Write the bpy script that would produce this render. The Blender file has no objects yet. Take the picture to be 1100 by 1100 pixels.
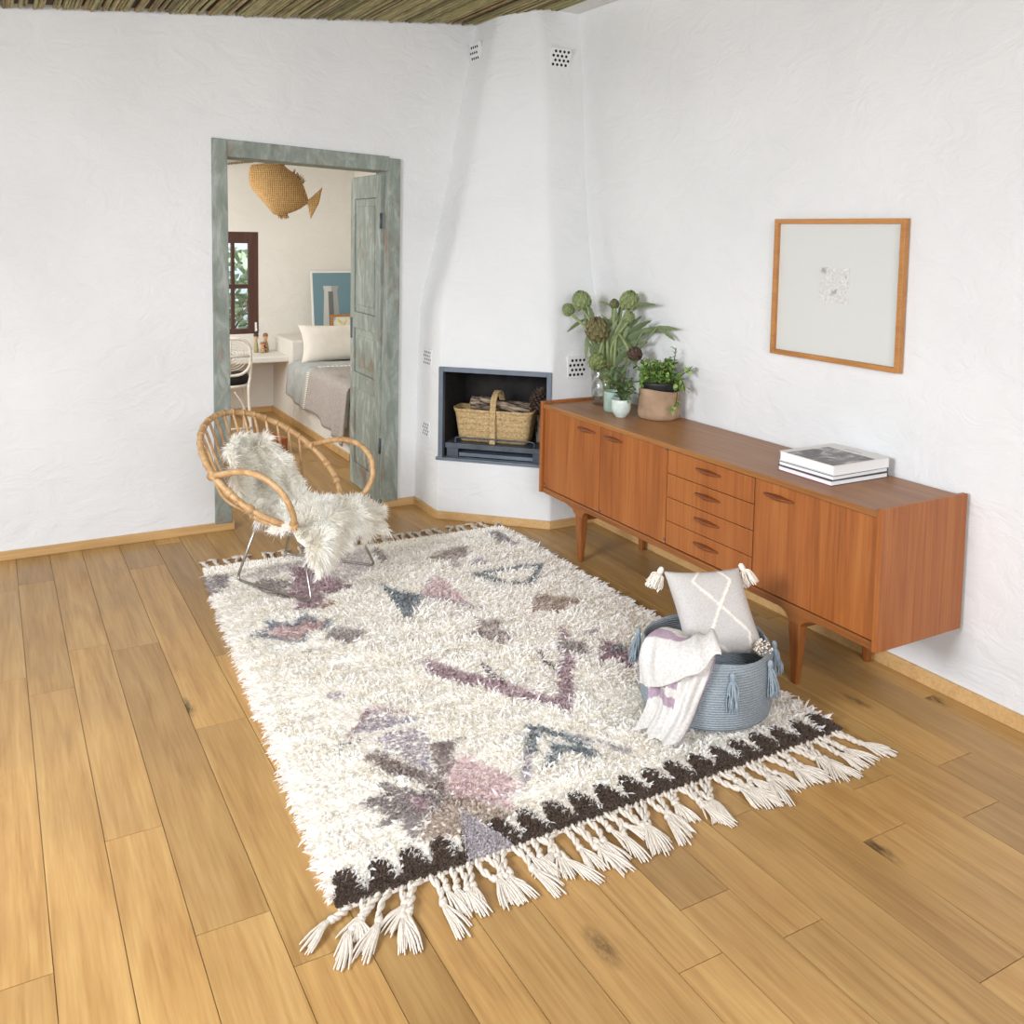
import bpy, bmesh, math, random
import numpy as np
from mathutils import Vector, Matrix

scene = bpy.context.scene
COL = scene.collection
rnd = random.Random(7)
npr = np.random.default_rng(11)
PI = math.pi
sin, cos = math.sin, math.cos

# ------------------------------------------------------------------ camera
# room frame: X runs along the doorway wall (to the right), Y away from the viewer along the sideboard wall
cam_data = bpy.data.cameras.new('camera')
cam = bpy.data.objects.new('camera', cam_data)
COL.objects.link(cam)
cam_data.sensor_width = 36.0
cam_data.lens = 36.0 * 1000 / 1100
cam_data.shift_y = -0.2009
cam_data.clip_start = 0.05
yaw, pitch, roll = math.radians(-29.4976), math.radians(4.5), math.radians(1.0)
cam.matrix_world = (Matrix.Translation((0, 0, 1.62)) @ Matrix.Rotation(yaw, 4, 'Z')
                    @ Matrix.Rotation(PI / 2 - pitch, 4, 'X') @ Matrix.Rotation(roll, 4, 'Z'))
scene.camera = cam
scene.cycles.max_bounces = 14
scene.cycles.diffuse_bounces = 9

# ------------------------------------------------------------------ view, sky, daylight and added fill lights
vs = scene.view_settings
vs.view_transform = 'Standard'
vs.look = 'None'
vs.gamma = 1.0
vs.use_curve_mapping = False
vs.exposure = 0.5
world = bpy.data.worlds.new('sky')
scene.world = world
world.use_nodes = True
bg = world.node_tree.nodes['Background']
bg.inputs['Color'].default_value = (0.83, 0.885, 1.0, 1)
bg.inputs['Strength'].default_value = 0.36

def area(name, loc, target, sx, sy, power, color, spread=math.radians(130)):
    l = bpy.data.lights.new(name, 'AREA')
    l.shape = 'RECTANGLE'
    l.size, l.size_y, l.energy, l.color = sx, sy, power, color
    l.spread = spread
    o = bpy.data.objects.new(name, l)
    COL.objects.link(o)
    o.location = loc
    o.rotation_euler = (Vector(target) - Vector(loc)).to_track_quat('-Z', 'Y').to_euler()
    return o

area('window_light', (-1.9, 1.9, 2.15), (1.9, 3.2, 0.0), 1.6, 1.5, 100, (0.89, 0.925, 1.0))
area('rear_fill_light', (0.2, -1.3, 2.35), (1.3, 2.6, 0.0), 2.6, 1.8, 88, (0.92, 0.935, 1.0))  # added fill from behind the camera, no door modelled there
area('bedroom_fill_light', (0.35, 6.7, 1.5), (2.6, 7.2, 0.7), 1.4, 1.2, 31, (0.97, 0.97, 0.95), PI)  # added fill inside the bedroom, hidden by the doorway wall
area('garden_fill_light', (1.7, 9.2, 2.9), (1.9, 10.2, 0.6), 2.0, 1.0, 70, (0.92, 0.97, 1.0))  # added lamp out of view, brightens the garden behind the window

# ------------------------------------------------------------------ colours and materials
def lin(h):
    h = h.lstrip('#')
    o = []
    for k in (0, 2, 4):
        c = int(h[k:k + 2], 16) / 255
        o.append(c / 12.92 if c <= 0.04045 else ((c + 0.055) / 1.055) ** 2.4)
    return (*o, 1.0)

class NT:
    def __init__(self, name):
        self.m = bpy.data.materials.new(name)
        self.m.use_nodes = True
        self.t = self.m.node_tree
        self.b = self.t.nodes['Principled BSDF']
    def n(self, kind, **kw):
        x = self.t.nodes.new('ShaderNode' + kind)
        for k, v in kw.items():
            if k in x.inputs:
                x.inputs[k].default_value = v
            else:
                setattr(x, k, v)
        return x
    def l(self, a, b):
        self.t.links.new(a, b)
    def set(self, **kw):
        for k, v in kw.items():
            self.b.inputs[k.replace('_', ' ')].default_value = v
    def coords(self, scale=(1, 1, 1), out='Object', rot=(0, 0, 0)):
        tc = self.n('TexCoord')
        mp = self.n('Mapping')
        mp.inputs['Scale'].default_value = scale
        mp.inputs['Rotation'].default_value = rot
        self.l(tc.outputs[out], mp.inputs['Vector'])
        return mp.outputs['Vector']
    def noise(self, vec, scale, detail=3, rough=0.55, dist=0.0):
        x = self.n('TexNoise')
        x.inputs['Scale'].default_value = scale
        x.inputs['Detail'].default_value = detail
        x.inputs['Roughness'].default_value = rough
        x.inputs['Distortion'].default_value = dist
        self.l(vec, x.inputs['Vector'])
        return x.outputs['Fac']
    def ramp(self, fac, stops):
        r = self.n('ValToRGB')
        e = r.color_ramp.elements
        while len(e) < len(stops):
            e.new(0.5)
        for k, (p, c) in enumerate(stops):
            e[k].position = p
            e[k].color = c if isinstance(c, tuple) else lin(c)
        self.l(fac, r.inputs['Fac'])
        return r.outputs['Color']
    def mix(self, a, b, fac, mode='MIX'):
        x = self.n('MixRGB')
        x.blend_type = mode
        for s, v in (('Color1', a), ('Color2', b), ('Fac', fac)):
            if hasattr(v, 'is_output') or hasattr(v, 'links'):
                self.l(v, x.inputs[s])
            else:
                x.inputs[s].default_value = v
        return x.outputs['Color']
    def color(self, c):
        self.l(c, self.b.inputs['Base Color'])
    def bump(self, h, strength=0.3, dist=0.01, prev=None):
        x = self.n('Bump')
        x.inputs['Strength'].default_value = strength
        x.inputs['Distance'].default_value = dist
        self.l(h, x.inputs['Height'])
        if prev is not None:
            self.l(prev, x.inputs['Normal'])
        self.l(x.outputs['Normal'], self.b.inputs['Normal'])
        return x.outputs['Normal']

def flat(name, h, rough=0.5, metal=0.0, spec=0.5):
    x = NT(name)
    x.set(Base_Color=lin(h), Roughness=rough, Metallic=metal)
    x.b.inputs['Specular IOR Level'].default_value = spec
    return x.m

def mottled(name, h1, h2, scale, rough=0.6, bump=0.0, stretch=(1, 1, 1), detail=4, dist=0.004, lo=0.3, hi=0.7, bscale=None):
    x = NT(name)
    v = x.coords(stretch)
    f = x.noise(v, scale, detail)
    x.color(x.ramp(f, [(lo, h1), (hi, h2)]))
    x.set(Roughness=rough)
    if bump:
        g = f if bscale is None else x.noise(v, bscale, 4)
        x.bump(g, bump, dist)
    return x.m

def plaster(name, h1, h2):
    x = NT(name)
    v = x.coords()
    big = x.noise(v, 1.3, 3, 0.5)
    x.color(x.ramp(big, [(0.3, h1), (0.7, h2)]))
    x.set(Roughness=0.85)
    x.b.inputs['Specular IOR Level'].default_value = 0.2
    v2 = x.coords((1, 1, 1.6))
    n1 = x.bump(x.noise(v2, 4.5, 5, 0.6, 1.2), 0.35, 0.03)
    x.bump(x.noise(v, 45, 3, 0.6), 0.12, 0.006, n1)
    return x.m

def wood(name, dark, mid, light, axis, scale=14, rough=0.4, stretch=14.0, bump=0.06, fine=0.35):
    """grain running along the given object axis"""
    x = NT(name)
    st = [1.0, 1.0, 1.0]
    st[axis] = 1.0 / stretch
    v = x.coords(tuple(st))
    a = x.noise(v, scale, 4, 0.6, 0.6)
    st2 = [1.0, 1.0, 1.0]
    st2[axis] = 1.0 / (stretch * 2.5)
    b = x.noise(x.coords(tuple(st2)), scale * 9, 3, 0.6)
    c1 = x.ramp(a, [(0.28, dark), (0.5, mid), (0.74, light)])
    c2 = x.ramp(b, [(0.35, dark), (0.6, light)])
    x.color(x.mix(c1, c2, fine))
    x.set(Roughness=rough)
    if bump:
        x.bump(b, bump, 0.002)
    return x.m

M = {}
M['plaster'] = plaster('white_plaster', '#d9dad8', '#e2e3e1')
M['plaster_bed'] = plaster('bedroom_plaster', '#dcd9d2', '#e5e2dc')
M['teak_v'] = wood('teak_upright_grain', '#7c4119', '#995523', '#ad6c34', 2, 11, 0.42, 16)
M['teak_h'] = wood('teak_long_grain', '#7c471f', '#93602f', '#a6733e', 0, 12, 0.38, 16)
M['teak_edge'] = wood('teak_edge', '#733f1a', '#8d5425', '#9f6632', 0, 16, 0.42, 16)
M['teak_leg'] = wood('teak_leg', '#6f3c18', '#884f23', '#9a602f', 2, 16, 0.4, 12)
M['teak_dark'] = wood('dark_teak_pull', '#4a2411', '#6f3a1b', '#8f5229', 0, 26, 0.35, 10)
M['gap_shade'] = flat('painted_gap_shade', '#2a1a10', 0.8)  # near-black colour painting the shade in the gaps between the fronts
M['oak_trim'] = wood('oak_skirting', '#b08a55', '#c69f68', '#d3b07c', 0, 10, 0.5, 12)
M['steel_black'] = mottled('blackened_steel', '#3d434b', '#565e68', 9, 0.45, 0.05)
M['steel_frame'] = mottled('grey_steel', '#5a646f', '#6f7984', 7, 0.4, 0.05)
M['soot'] = mottled('sooty_brick', '#141210', '#2a2622', 14, 0.9, 0.3)
M['chrome'] = flat('brushed_metal', '#a9a49b', 0.28, 1.0)
M['black'] = flat('black_fabric', '#1c1b1c', 0.85)
M['black_pot'] = flat('black_plastic', '#161517', 0.55)
M['white_paint'] = flat('white_paint', '#eceae6', 0.55)
M['hole_disc'] = flat('hole_shade', '#241512', 0.9)  # painted shade for the inside of the vent holes
M['soil'] = mottled('soil', '#2a2019', '#43352a', 60, 0.95, 0.4)
M['straw'] = None
M['paper_white'] = flat('white_paper', '#ecece8', 0.7)
M['cream_yarn'] = mottled('cream_yarn', '#e6dccb', '#f3ece0', 90, 0.95, 0.3)

# floor boards: per-board tint comes from the board, the grain runs along Y
x = NT('oak_floor')
att = x.n('Attribute', attribute_name='board')
sep = x.n('SeparateColor')
x.l(att.outputs['Color'], sep.inputs['Color'])
tc = x.n('TexCoord')
add = x.n('VectorMath', operation='ADD')
x.l(tc.outputs['Object'], add.inputs[0])
comb = x.n('CombineXYZ')
mul = x.n('Math', operation='MULTIPLY')
mul.inputs[1].default_value = 37.0
x.l(sep.outputs['Green'], mul.inputs[0])
x.l(mul.outputs[0], comb.inputs['Z'])
x.l(comb.outputs[0], add.inputs[1])
def fl_map(sc):
    mp = x.n('Mapping')
    mp.inputs['Scale'].default_value = sc
    x.l(add.outputs[0], mp.inputs['Vector'])
    return mp.outputs['Vector']
g1 = x.noise(fl_map((9, 0.55, 1)), 2.2, 5, 0.62, 1.1)
g2 = x.noise(fl_map((60, 2.2, 1)), 2.0, 3, 0.6, 0.3)
g3 = x.noise(fl_map((1.1, 0.8, 1)), 2.4, 3, 0.5)
base = x.ramp(g1, [(0.22, '#8d683b'), (0.45, '#ac844f'), (0.7, '#be9a62'), (0.9, '#c8a772')])
base = x.mix(base, x.ramp(g2, [(0.3, '#8f6a3c'), (0.62, '#cfab70')]), 0.22)
tint = x.ramp(sep.outputs['Red'], [(0.0, (0.66, 0.64, 0.61, 1)), (0.5, (0.92, 0.92, 0.90, 1)), (1.0, (1.08, 1.06, 1.0, 1))])
base = x.mix(base, tint, 1.0, 'MULTIPLY')
base = x.mix(base, x.ramp(g3, [(0.35, (0.86, 0.84, 0.80, 1)), (0.65, (1.05, 1.04, 1.02, 1))]), 0.8, 'MULTIPLY')
vor = x.n('TexVoronoi')
vor.inputs['Scale'].default_value = 1.0
x.l(fl_map((3.4, 1.25, 1)), vor.inputs['Vector'])
kn = x.ramp(vor.outputs['Distance'], [(0.045, (1, 1, 1, 1)), (0.12, (0, 0, 0, 1))])
k2 = x.noise(fl_map((16, 5, 1)), 3.0, 4, 0.7)
knm = x.n('Math', operation='MULTIPLY')
x.l(kn, knm.inputs[0])
x.l(x.ramp(k2, [(0.38, (0, 0, 0, 1)), (0.58, (1, 1, 1, 1))]), knm.inputs[1])
base = x.mix(base, lin('#4d3920'), knm.outputs[0])
x.color(base)
x.set(Roughness=0.36)
x.l(x.ramp(g3, [(0.3, (0.30, 0.30, 0.30, 1)), (0.7, (0.46, 0.46, 0.46, 1))]), x.b.inputs['Roughness'])
x.bump(g2, 0.05, 0.002)
M['floor'] = x.m

# weathered grey-green door paint with bare brown wood showing
x = NT('weathered_green_paint')
v = x.coords((1, 1, 0.35))
a = x.noise(v, 16, 6, 0.65, 0.8)
b = x.noise(x.coords((1, 1, 0.5)), 7, 5, 0.6, 0.5)
paint = x.ramp(a, [(0.3, '#727b72'), (0.5, '#868e84'), (0.72, '#a9afa7')])
worn = x.ramp(b, [(0.57, (0, 0, 0, 1)), (0.68, (1, 1, 1, 1))])
x.color(x.mix(paint, lin('#7d6a58'), worn))
x.set(Roughness=0.7)
x.bump(a, 0.3, 0.004)
M['green_paint'] = x.m

def vcol_mat(name, rough=0.95, nscale=0, sheen=0.0, trans=0.0):
    x = NT(name)
    at = x.n('Attribute', attribute_name='tone')
    c = at.outputs['Color']
    if nscale:
        f = x.noise(x.coords(), nscale, 2)
        c = x.mix(c, x.ramp(f, [(0.3, (0.80, 0.80, 0.80, 1)), (0.65, (1, 1, 1, 1))]), 1.0, 'MULTIPLY')
        x.bump(f, 0.35, 0.003)
    x.color(c)
    x.set(Roughness=rough)
    x.b.inputs['Specular IOR Level'].default_value = 0.15
    x.b.inputs['Sheen Weight'].default_value = sheen
    if trans:
        tr = x.n('BsdfTranslucent')
        x.l(c, tr.inputs['Color'])
        ms = x.n('MixShader')
        ms.inputs[0].default_value = trans
        x.l(x.b.outputs[0], ms.inputs[1])
        x.l(tr.outputs[0], ms.inputs[2])
        x.l(ms.outputs[0], x.t.nodes['Material Output'].inputs['Surface'])
    return x.m
M['pile'] = vcol_mat('wool_pile', trans=0.42)
M['cloth_tone'] = vcol_mat('woven_cloth', nscale=260)
M['leaf_tone'] = vcol_mat('leaf', rough=0.55, trans=0.2)

# ------------------------------------------------------------------ mesh helpers
class MB:
    def __init__(self):
        self.v, self.f, self.mi, self.sm = [], [], [], []
    def add(self, vs, fs, mi=0, smooth=False):
        o = len(self.v)
        self.v.extend([tuple(p) for p in vs])
        for f in fs:
            self.f.append([i + o for i in f])
            self.mi.append(mi)
            self.sm.append(smooth)
        return self
    def box(self, a, b, mi=0):
        (x0, y0, z0), (x1, y1, z1) = a, b
        x0, x1 = min(x0, x1), max(x0, x1)
        y0, y1 = min(y0, y1), max(y0, y1)
        z0, z1 = min(z0, z1), max(z0, z1)
        return self.add([(x0, y0, z0), (x1, y0, z0), (x1, y1, z0), (x0, y1, z0), (x0, y0, z1), (x1, y0, z1), (x1, y1, z1), (x0, y1, z1)],
                        [(3, 2, 1, 0), (4, 5, 6, 7), (0, 1, 5, 4), (1, 2, 6, 5), (2, 3, 7, 6), (3, 0, 4, 7)], mi)
    def hexa(self, bot, top, mi=0):
        n = len(bot)
        fs = [list(range(n))[::-1], list(range(n, 2 * n))]
        for k in range(n):
            j = (k + 1) % n
            fs.append([k, j, n + j, n + k])
        return self.add(list(bot) + list(top), fs, mi)
    def loft(self, rings, closed=True, cap=True, mi=0, smooth=True):
        n = len(rings[0])
        vs = [p for r in rings for p in r]
        fs = []
        for a in range(len(rings) - 1):
            for k in range(n if closed else n - 1):
                j = (k + 1) % n
                fs.append([a * n + k, a * n + j, (a + 1) * n + j, (a + 1) * n + k])
        self.add(vs, fs, mi, smooth)
        if cap and closed:
            o = len(self.v) - len(vs)
            for ring, rev in ((0, True), (len(rings) - 1, False)):
                idx = [o + ring * n + k for k in range(n)]
                self.f.append(idx[::-1] if rev else idx)
                self.mi.append(mi)
                self.sm.append(False)
        return self
    def tube(self, path, r, n=8, mi=0, closed=False, cap=True):
        pts = [Vector(p) for p in path]
        m = len(pts)
        rr = r if isinstance(r, (list, tuple)) else [r] * m
        rings = []
        up = Vector((0, 0, 1))
        prev = None
        for k in range(m):
            if closed:
                t = pts[(k + 1) % m] - pts[k - 1]
            else:
                t = pts[min(k + 1, m - 1)] - pts[max(k - 1, 0)]
            if t.length < 1e-9:
                t = Vector((0, 0, 1))
            t.normalize()
            if prev is None:
                a = t.cross(up)
                if a.length < 1e-3:
                    a = t.cross(Vector((1, 0, 0)))
            else:
                a = prev - t * prev.dot(t)
                if a.length < 1e-6:
                    a = t.cross(up)
            a.normalize()
            prev = a
            b = t.cross(a)
            rings.append([pts[k] + (a * cos(2 * PI * q / n) + b * sin(2 * PI * q / n)) * rr[k] for q in range(n)])
        if closed:
            rings.append(rings[0])
        return self.loft(rings, True, cap and not closed, mi)
    def lathe(self, prof, n=32, mi=0, c=(0, 0, 0), cap=True):
        rings = [[(c[0] + r * cos(2 * PI * k / n), c[1] + r * sin(2 * PI * k / n), c[2] + z) for k in range(n)] for r, z in prof]
        return self.loft(rings, True, cap, mi)
    def grid(self, P, mi=0, smooth=True):
        h, w = len(P), len(P[0])
        return self.add([p for r in P for p in r],
                        [[a * w + b, a * w + b + 1, (a + 1) * w + b + 1, (a + 1) * w + b] for a in range(h - 1) for b in range(w - 1)], mi, smooth)
    def build(self, name, mats, parent=None, bevel=0.0, seg=2, subsurf=0, tone=None, solid=0.0, loc=None):
        me = bpy.data.meshes.new(name)
        me.from_pydata(self.v, [], self.f)
        for m in (mats if isinstance(mats, (list, tuple)) else [mats]):
            me.materials.append(m)
        me.polygons.foreach_set('material_index', self.mi)
        me.polygons.foreach_set('use_smooth', self.sm)
        if tone is not None:
            at = me.color_attributes.new('tone', 'FLOAT_COLOR', 'POINT')
            at.data.foreach_set('color', np.asarray(tone, dtype=np.float32).reshape(-1))
        me.update()
        o = bpy.data.objects.new(name, me)
        COL.objects.link(o)
        if parent is not None:
            o.parent = parent
        if loc is not None:
            o.location = loc
        if solid:
            s = o.modifiers.new('solid', 'SOLIDIFY')
            s.thickness = solid
            s.offset = 0
        if bevel:
            b = o.modifiers.new('bevel', 'BEVEL')
            b.width, b.segments, b.limit_method = bevel, seg, 'ANGLE'
            b.angle_limit = math.radians(40)
        if subsurf:
            s = o.modifiers.new('sub', 'SUBSURF')
            s.levels = s.render_levels = subsurf
        return o

def np_mesh(name, mat, V, faces_list, parent=None, tone=None, smooth=True):
    """faces_list: arrays of shape (n, 3) or (n, 4)"""
    me = bpy.data.meshes.new(name)
    me.vertices.add(len(V))
    me.vertices.foreach_set('co', np.asarray(V, dtype=np.float32).reshape(-1))
    idx = np.concatenate([f.reshape(-1) for f in faces_list]).astype(np.int32)
    tot = np.concatenate([np.full(len(f), f.shape[1]) for f in faces_list])
    starts = np.concatenate([[0], np.cumsum(tot)[:-1]]).astype(np.int32)
    me.loops.add(len(idx))
    me.loops.foreach_set('vertex_index', idx)
    me.polygons.add(len(tot))
    me.polygons.foreach_set('loop_start', starts)
    me.polygons.foreach_set('use_smooth', np.full(len(tot), smooth))
    me.update(calc_edges=True)
    if tone is not None:
        at = me.color_attributes.new('tone', 'FLOAT_COLOR', 'POINT')
        at.data.foreach_set('color', np.asarray(tone, dtype=np.float32).reshape(-1))
    me.materials.append(mat)
    o = bpy.data.objects.new(name, me)
    COL.objects.link(o)
    if parent is not None:
        o.parent = parent
    return o

def strands(roots, dirs, bend, length, width, col):
    """flat tapering locks of wool, bent over; returns vertices, quads, tris, tones"""
    N = len(roots)
    d = dirs / np.linalg.norm(dirs, axis=1, keepdims=True)
    a = np.cross(d, npr.normal(size=(N, 3)) * 0.7 + np.array([0, 0, 0.6]))
    a /= np.linalg.norm(a, axis=1, keepdims=True) + 1e-9
    L = length[:, None]
    w = width[:, None]
    m1 = roots + d * L * 0.40 + bend * L * 0.08
    m2 = roots + d * L * 0.72 + bend * L * 0.30
    tip = roots + d * L * 0.90 + bend * L * 0.60
    V = np.stack([roots - a * w * .8, roots + a * w * .8, m1 - a * w, m1 + a * w, m2 - a * w * .8, m2 + a * w * .8, tip], axis=1)
    o = (np.arange(N) * 7)[:, None]
    q = np.concatenate([o + np.array([[0, 1, 3, 2]]), o + np.array([[2, 3, 5, 4]])])
    t = o + np.array([[4, 5, 6]])
    C = np.repeat(col[:, None, :], 7, axis=1)
    return V.reshape(-1, 3), q, t, C.reshape(-1, 4)

def tag(o, label=None, cat=None, group=None, kind=None):
    if label:
        o['label'] = label
    if cat:
        o['category'] = cat
    if group:
        o['group'] = group
    if kind:
        o['kind'] = kind
    return o

def thing(name, label, cat, loc=(0, 0, 0), rz=0.0, group=None):
    o = bpy.data.objects.new(name, None)
    o.empty_display_size = 0.05
    COL.objects.link(o)
    o.location = loc
    o.rotation_euler = (0, 0, rz)
    return tag(o, label, cat, group)

def copy_tree(o, parent=None):
    c = o.copy()
    COL.objects.link(c)
    if parent is not None:
        c.parent = parent
    for ch in list(o.children):
        copy_tree(ch, c)
    return c

def bez(p0, p1, p2, p3, n=12):
    o = []
    for k in range(n + 1):
        t = k / n
        o.append(tuple((1 - t) ** 3 * a + 3 * t * (1 - t) ** 2 * b + 3 * t * t * (1 - t) * c + t ** 3 * d for a, b, c, d in zip(p0, p1, p2, p3)))
    return o

def smooth_path(pts, sub=6, closed=False):
    """Catmull-Rom through the points"""
    P = [Vector(p) for p in pts]
    n = len(P)
    out = []
    for k in range(n if closed else n - 1):
        g = lambda i: P[i % n] if closed else P[max(0, min(n - 1, i))]
        a, b, c, d = g(k - 1), g(k), g(k + 1), g(k + 2)
        for s in range(sub):
            t = s / sub
            out.append(0.5 * (2 * b + (c - a) * t + (2 * a - 5 * b + 4 * c - d) * t * t + (3 * b - a - 3 * c + d) * t ** 3))
    if not closed:
        out.append(P[-1])
    return [tuple(p) for p in out]

# ================================================================== THE SETTING
def boards(name, x0, x1, y0, y1):
    me = bpy.data.meshes.new(name)
    V, F, B = [], [], []
    r = random.Random(3)
    xs = [x0]
    while xs[-1] < x1:
        xs.append(xs[-1] + r.choice((0.128, 0.145, 0.155, 0.165, 0.172)))
    g = 0.0011
    for k in range(len(xs) - 1):
        a, b = xs[k] + g, xs[k + 1] - g
        y = y0 - r.random() * 1.2
        while y < y1:
            L = r.uniform(0.7, 1.9)
            c, d = max(y, y0) + g, min(y + L, y1) - g
            y += L
            if d - c < 0.02:
                continue
            o = len(V)
            V += [(a, c, 0), (b, c, 0), (b, d, 0), (a, d, 0), (a, c, -0.004), (b, c, -0.004), (b, d, -0.004), (a, d, -0.004)]
            F += [(o, o + 1, o + 2, o + 3), (o, o + 4, o + 5, o + 1), (o + 1, o + 5, o + 6, o + 2), (o + 2, o + 6, o + 7, o + 3), (o + 3, o + 7, o + 4, o)]
            col = (min(1, max(0, r.gauss(0.55, 0.2))), r.random(), 0, 1)
            B += [col] * 8
    o = len(V)
    V += [(x0, y0, -0.004), (x1 + 0.2, y0, -0.004), (x1 + 0.2, y1, -0.004), (x0, y1, -0.004), (x0, y0, -0.03), (x1 + 0.2, y0, -0.03), (x1 + 0.2, y1, -0.03), (x0, y1, -0.03)]
    F += [(o, o + 1, o + 2, o + 3), (o + 7, o + 6, o + 5, o + 4), (o, o + 4, o + 5, o + 1), (o + 1, o + 5, o + 6, o + 2), (o + 2, o + 6, o + 7, o + 3), (o + 3, o + 7, o + 4, o)]
    B += [(0.0, 0, 0, 1)] * 8
    me.from_pydata(V, [], F)
    at = me.color_attributes.new('board', 'FLOAT_COLOR', 'POINT')
    at.data.foreach_set('color', np.array(B, dtype=np.float32).reshape(-1))
    me.materials.append(M['floor'])
    ob = bpy.data.objects.new(name, me)
    COL.objects.link(ob)
    return tag(ob, kind='structure')
boards('floor', -3.4, 2.96, -2.4, 8.2)

def struct(name, mb, mat, **kw):
    return tag(mb.build(name, mat, **kw), kind='structure')

def ceil_z(X):
    return 2.694 + 0.09 * (X - 0.833)

DW0, DW1 = 5.02, 5.24          # the doorway wall's two faces
OX0, OX1, OZ = 1.09, 2.02, 2.0  # rough opening
mb = MB()
def wall_seg(x0, x1, z0):
    mb.hexa([(x0, DW0, z0), (x1, DW0, z0), (x1, DW1, z0), (x0, DW1, z0)],
            [(x0, DW0, ceil_z(x0) + .05), (x1, DW0, ceil_z(x1) + .05), (x1, DW1, ceil_z(x1) + .05), (x0, DW1, ceil_z(x0) + .05)])
wall_seg(-3.4, OX0, 0)
wall_seg(OX0, OX1, OZ)
wall_seg(OX1, 3.16, 0)
struct('wall_back', mb, M['plaster'])
struct('wall_right', MB().box((2.962, -2.4, 0), (3.16, DW0, 3.0)), M['plaster'])

# reed ceiling: reeds laid along Y under a dark deck
x = NT('reed')
at = x.n('Attribute', attribute_name='tone')
f = x.noise(x.coords((1, 0.12, 1)), 60, 3)
x.color(x.mix(at.outputs['Color'], x.ramp(f, [(0.3, (0.55, 0.52, 0.45, 1)), (0.6, (1, 1, 1, 1))]), 1.0, 'MULTIPLY'))
x.set(Roughness=0.7)
M['reed'] = x.m
V, Q, T = [], [], []
xx = -3.4
n = 6
cnt = 0
reed_pal = [lin('#c0b67c'), lin('#aaa66c'), lin('#cdbf88'), lin('#b59a66'), lin('#8f8255'), lin('#c2bd86')]
while xx < 2.90:
    rr = rnd.uniform(0.0045, 0.0082)
    z = ceil_z(xx) + rnd.uniform(-0.006, 0.004)
    c = reed_pal[rnd.randrange(6)]
    drift = rnd.uniform(-0.02, 0.02)
    for e, yy in enumerate((-2.4, 4.98 + rnd.uniform(-0.02, 0.035))):
        for k in range(n):
            V.append((xx + drift * e + rr * cos(2 * PI * k / n), yy, z + rr * sin(2 * PI * k / n)))
            T.append(c)
    o = cnt * 2 * n
    for k in range(n):
        Q.append((o + k, o + (k + 1) % n, o + n + (k + 1) % n, o + n + k))
    Q.append((o + n, o + n + 1, o + n + 2, o + n + 3))
    Q.append((o + n, o + n + 3, o + n + 4, o + n + 5))
    cnt += 1
    xx += rr * rnd.uniform(1.5, 1.95)
ceil = np_mesh('ceiling', M['reed'], np.array(V), [np.array(Q)], tone=np.array(T))
tag(ceil, kind='structure')
deck = MB().hexa([(-3.4, -2.4, ceil_z(-3.4) + .012), (3.16, -2.4, ceil_z(3.16) + .012), (3.16, 5.0, ceil_z(3.16) + .012), (-3.4, 5.0, ceil_z(-3.4) + .012)],
                 [(-3.4, -2.4, ceil_z(-3.4) + .06), (3.16, -2.4, ceil_z(3.16) + .06), (3.16, 5.0, ceil_z(3.16) + .06), (-3.4, 5.0, ceil_z(-3.4) + .06)])
deck.build('deck', flat('dark_deck', '#5a4a36', 0.9), parent=ceil)
struct('trim_1', MB().box((2.80, -2.4, ceil_z(2.86) - .012), (2.962, 5.02, ceil_z(2.86) + .03)), M['plaster'], bevel=0.01)

# chimney breast across the corner, drawing in as it rises
LV = [(0.0, 2.195, 4.70, 2.666, 4.250), (0.347, 2.197, 4.70, 2.666, 4.250), (0.867, 2.205, 4.70, 2.664, 4.250), (1.17, 2.218, 4.725, 2.675, 4.272),
      (1.30, 2.245, 4.735, 2.683, 4.30), (1.38, 2.27, 4.742, 2.687, 4.322), (1.55, 2.31, 4.75, 2.694, 4.36), (1.75, 2.352, 4.755, 2.698, 4.395),
      (2.02, 2.408, 4.755, 2.704, 4.428), (2.3, 2.455, 4.752, 2.70, 4.452), (2.62, 2.518, 4.745, 2.695, 4.485), (2.97, 2.585, 4.735, 2.685, 4.545)]
mb = MB()
rings = []
def corner(p, a, b, r, n=4):
    p, a, b = Vector(p), Vector(a), Vector(b)
    u, w = (a - p).normalized(), (b - p).normalized()
    s, e = p + u * r, p + w * r
    return [tuple((1 - t) ** 2 * s + 2 * t * (1 - t) * p + t * t * e) for t in [k / n for k in range(n + 1)]]
for (z, xl, y2, x3, yr) in LV:
    p1, p2, p3, p4 = (xl, DW0 + .02, z), (xl, y2, z), (x3, yr, z), (2.97, yr, z)
    rad = 0.012 if z < 1.0 else 0.045
    rings.append([p1] + corner(p2, p1, p3, rad) + corner(p3, p2, p4, rad) + [p4])
nr = len(rings[0])
for a in range(len(rings) - 1):
    for k in range(nr - 1):
        if a == 1 and k == 5:
            continue               # the fire opening
        mb.add([rings[a][k], rings[a][k + 1], rings[a + 1][k + 1], rings[a + 1][k]], [(0, 1, 2, 3)], 0, True)
chim = mb.build('wall_chimney', M['plaster'])
bm = bmesh.new(); bm.from_mesh(chim.data); bmesh.ops.remove_doubles(bm, verts=bm.verts, dist=1e-5); bm.to_mesh(chim.data); bm.free()
tag(chim, kind='structure')

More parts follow.
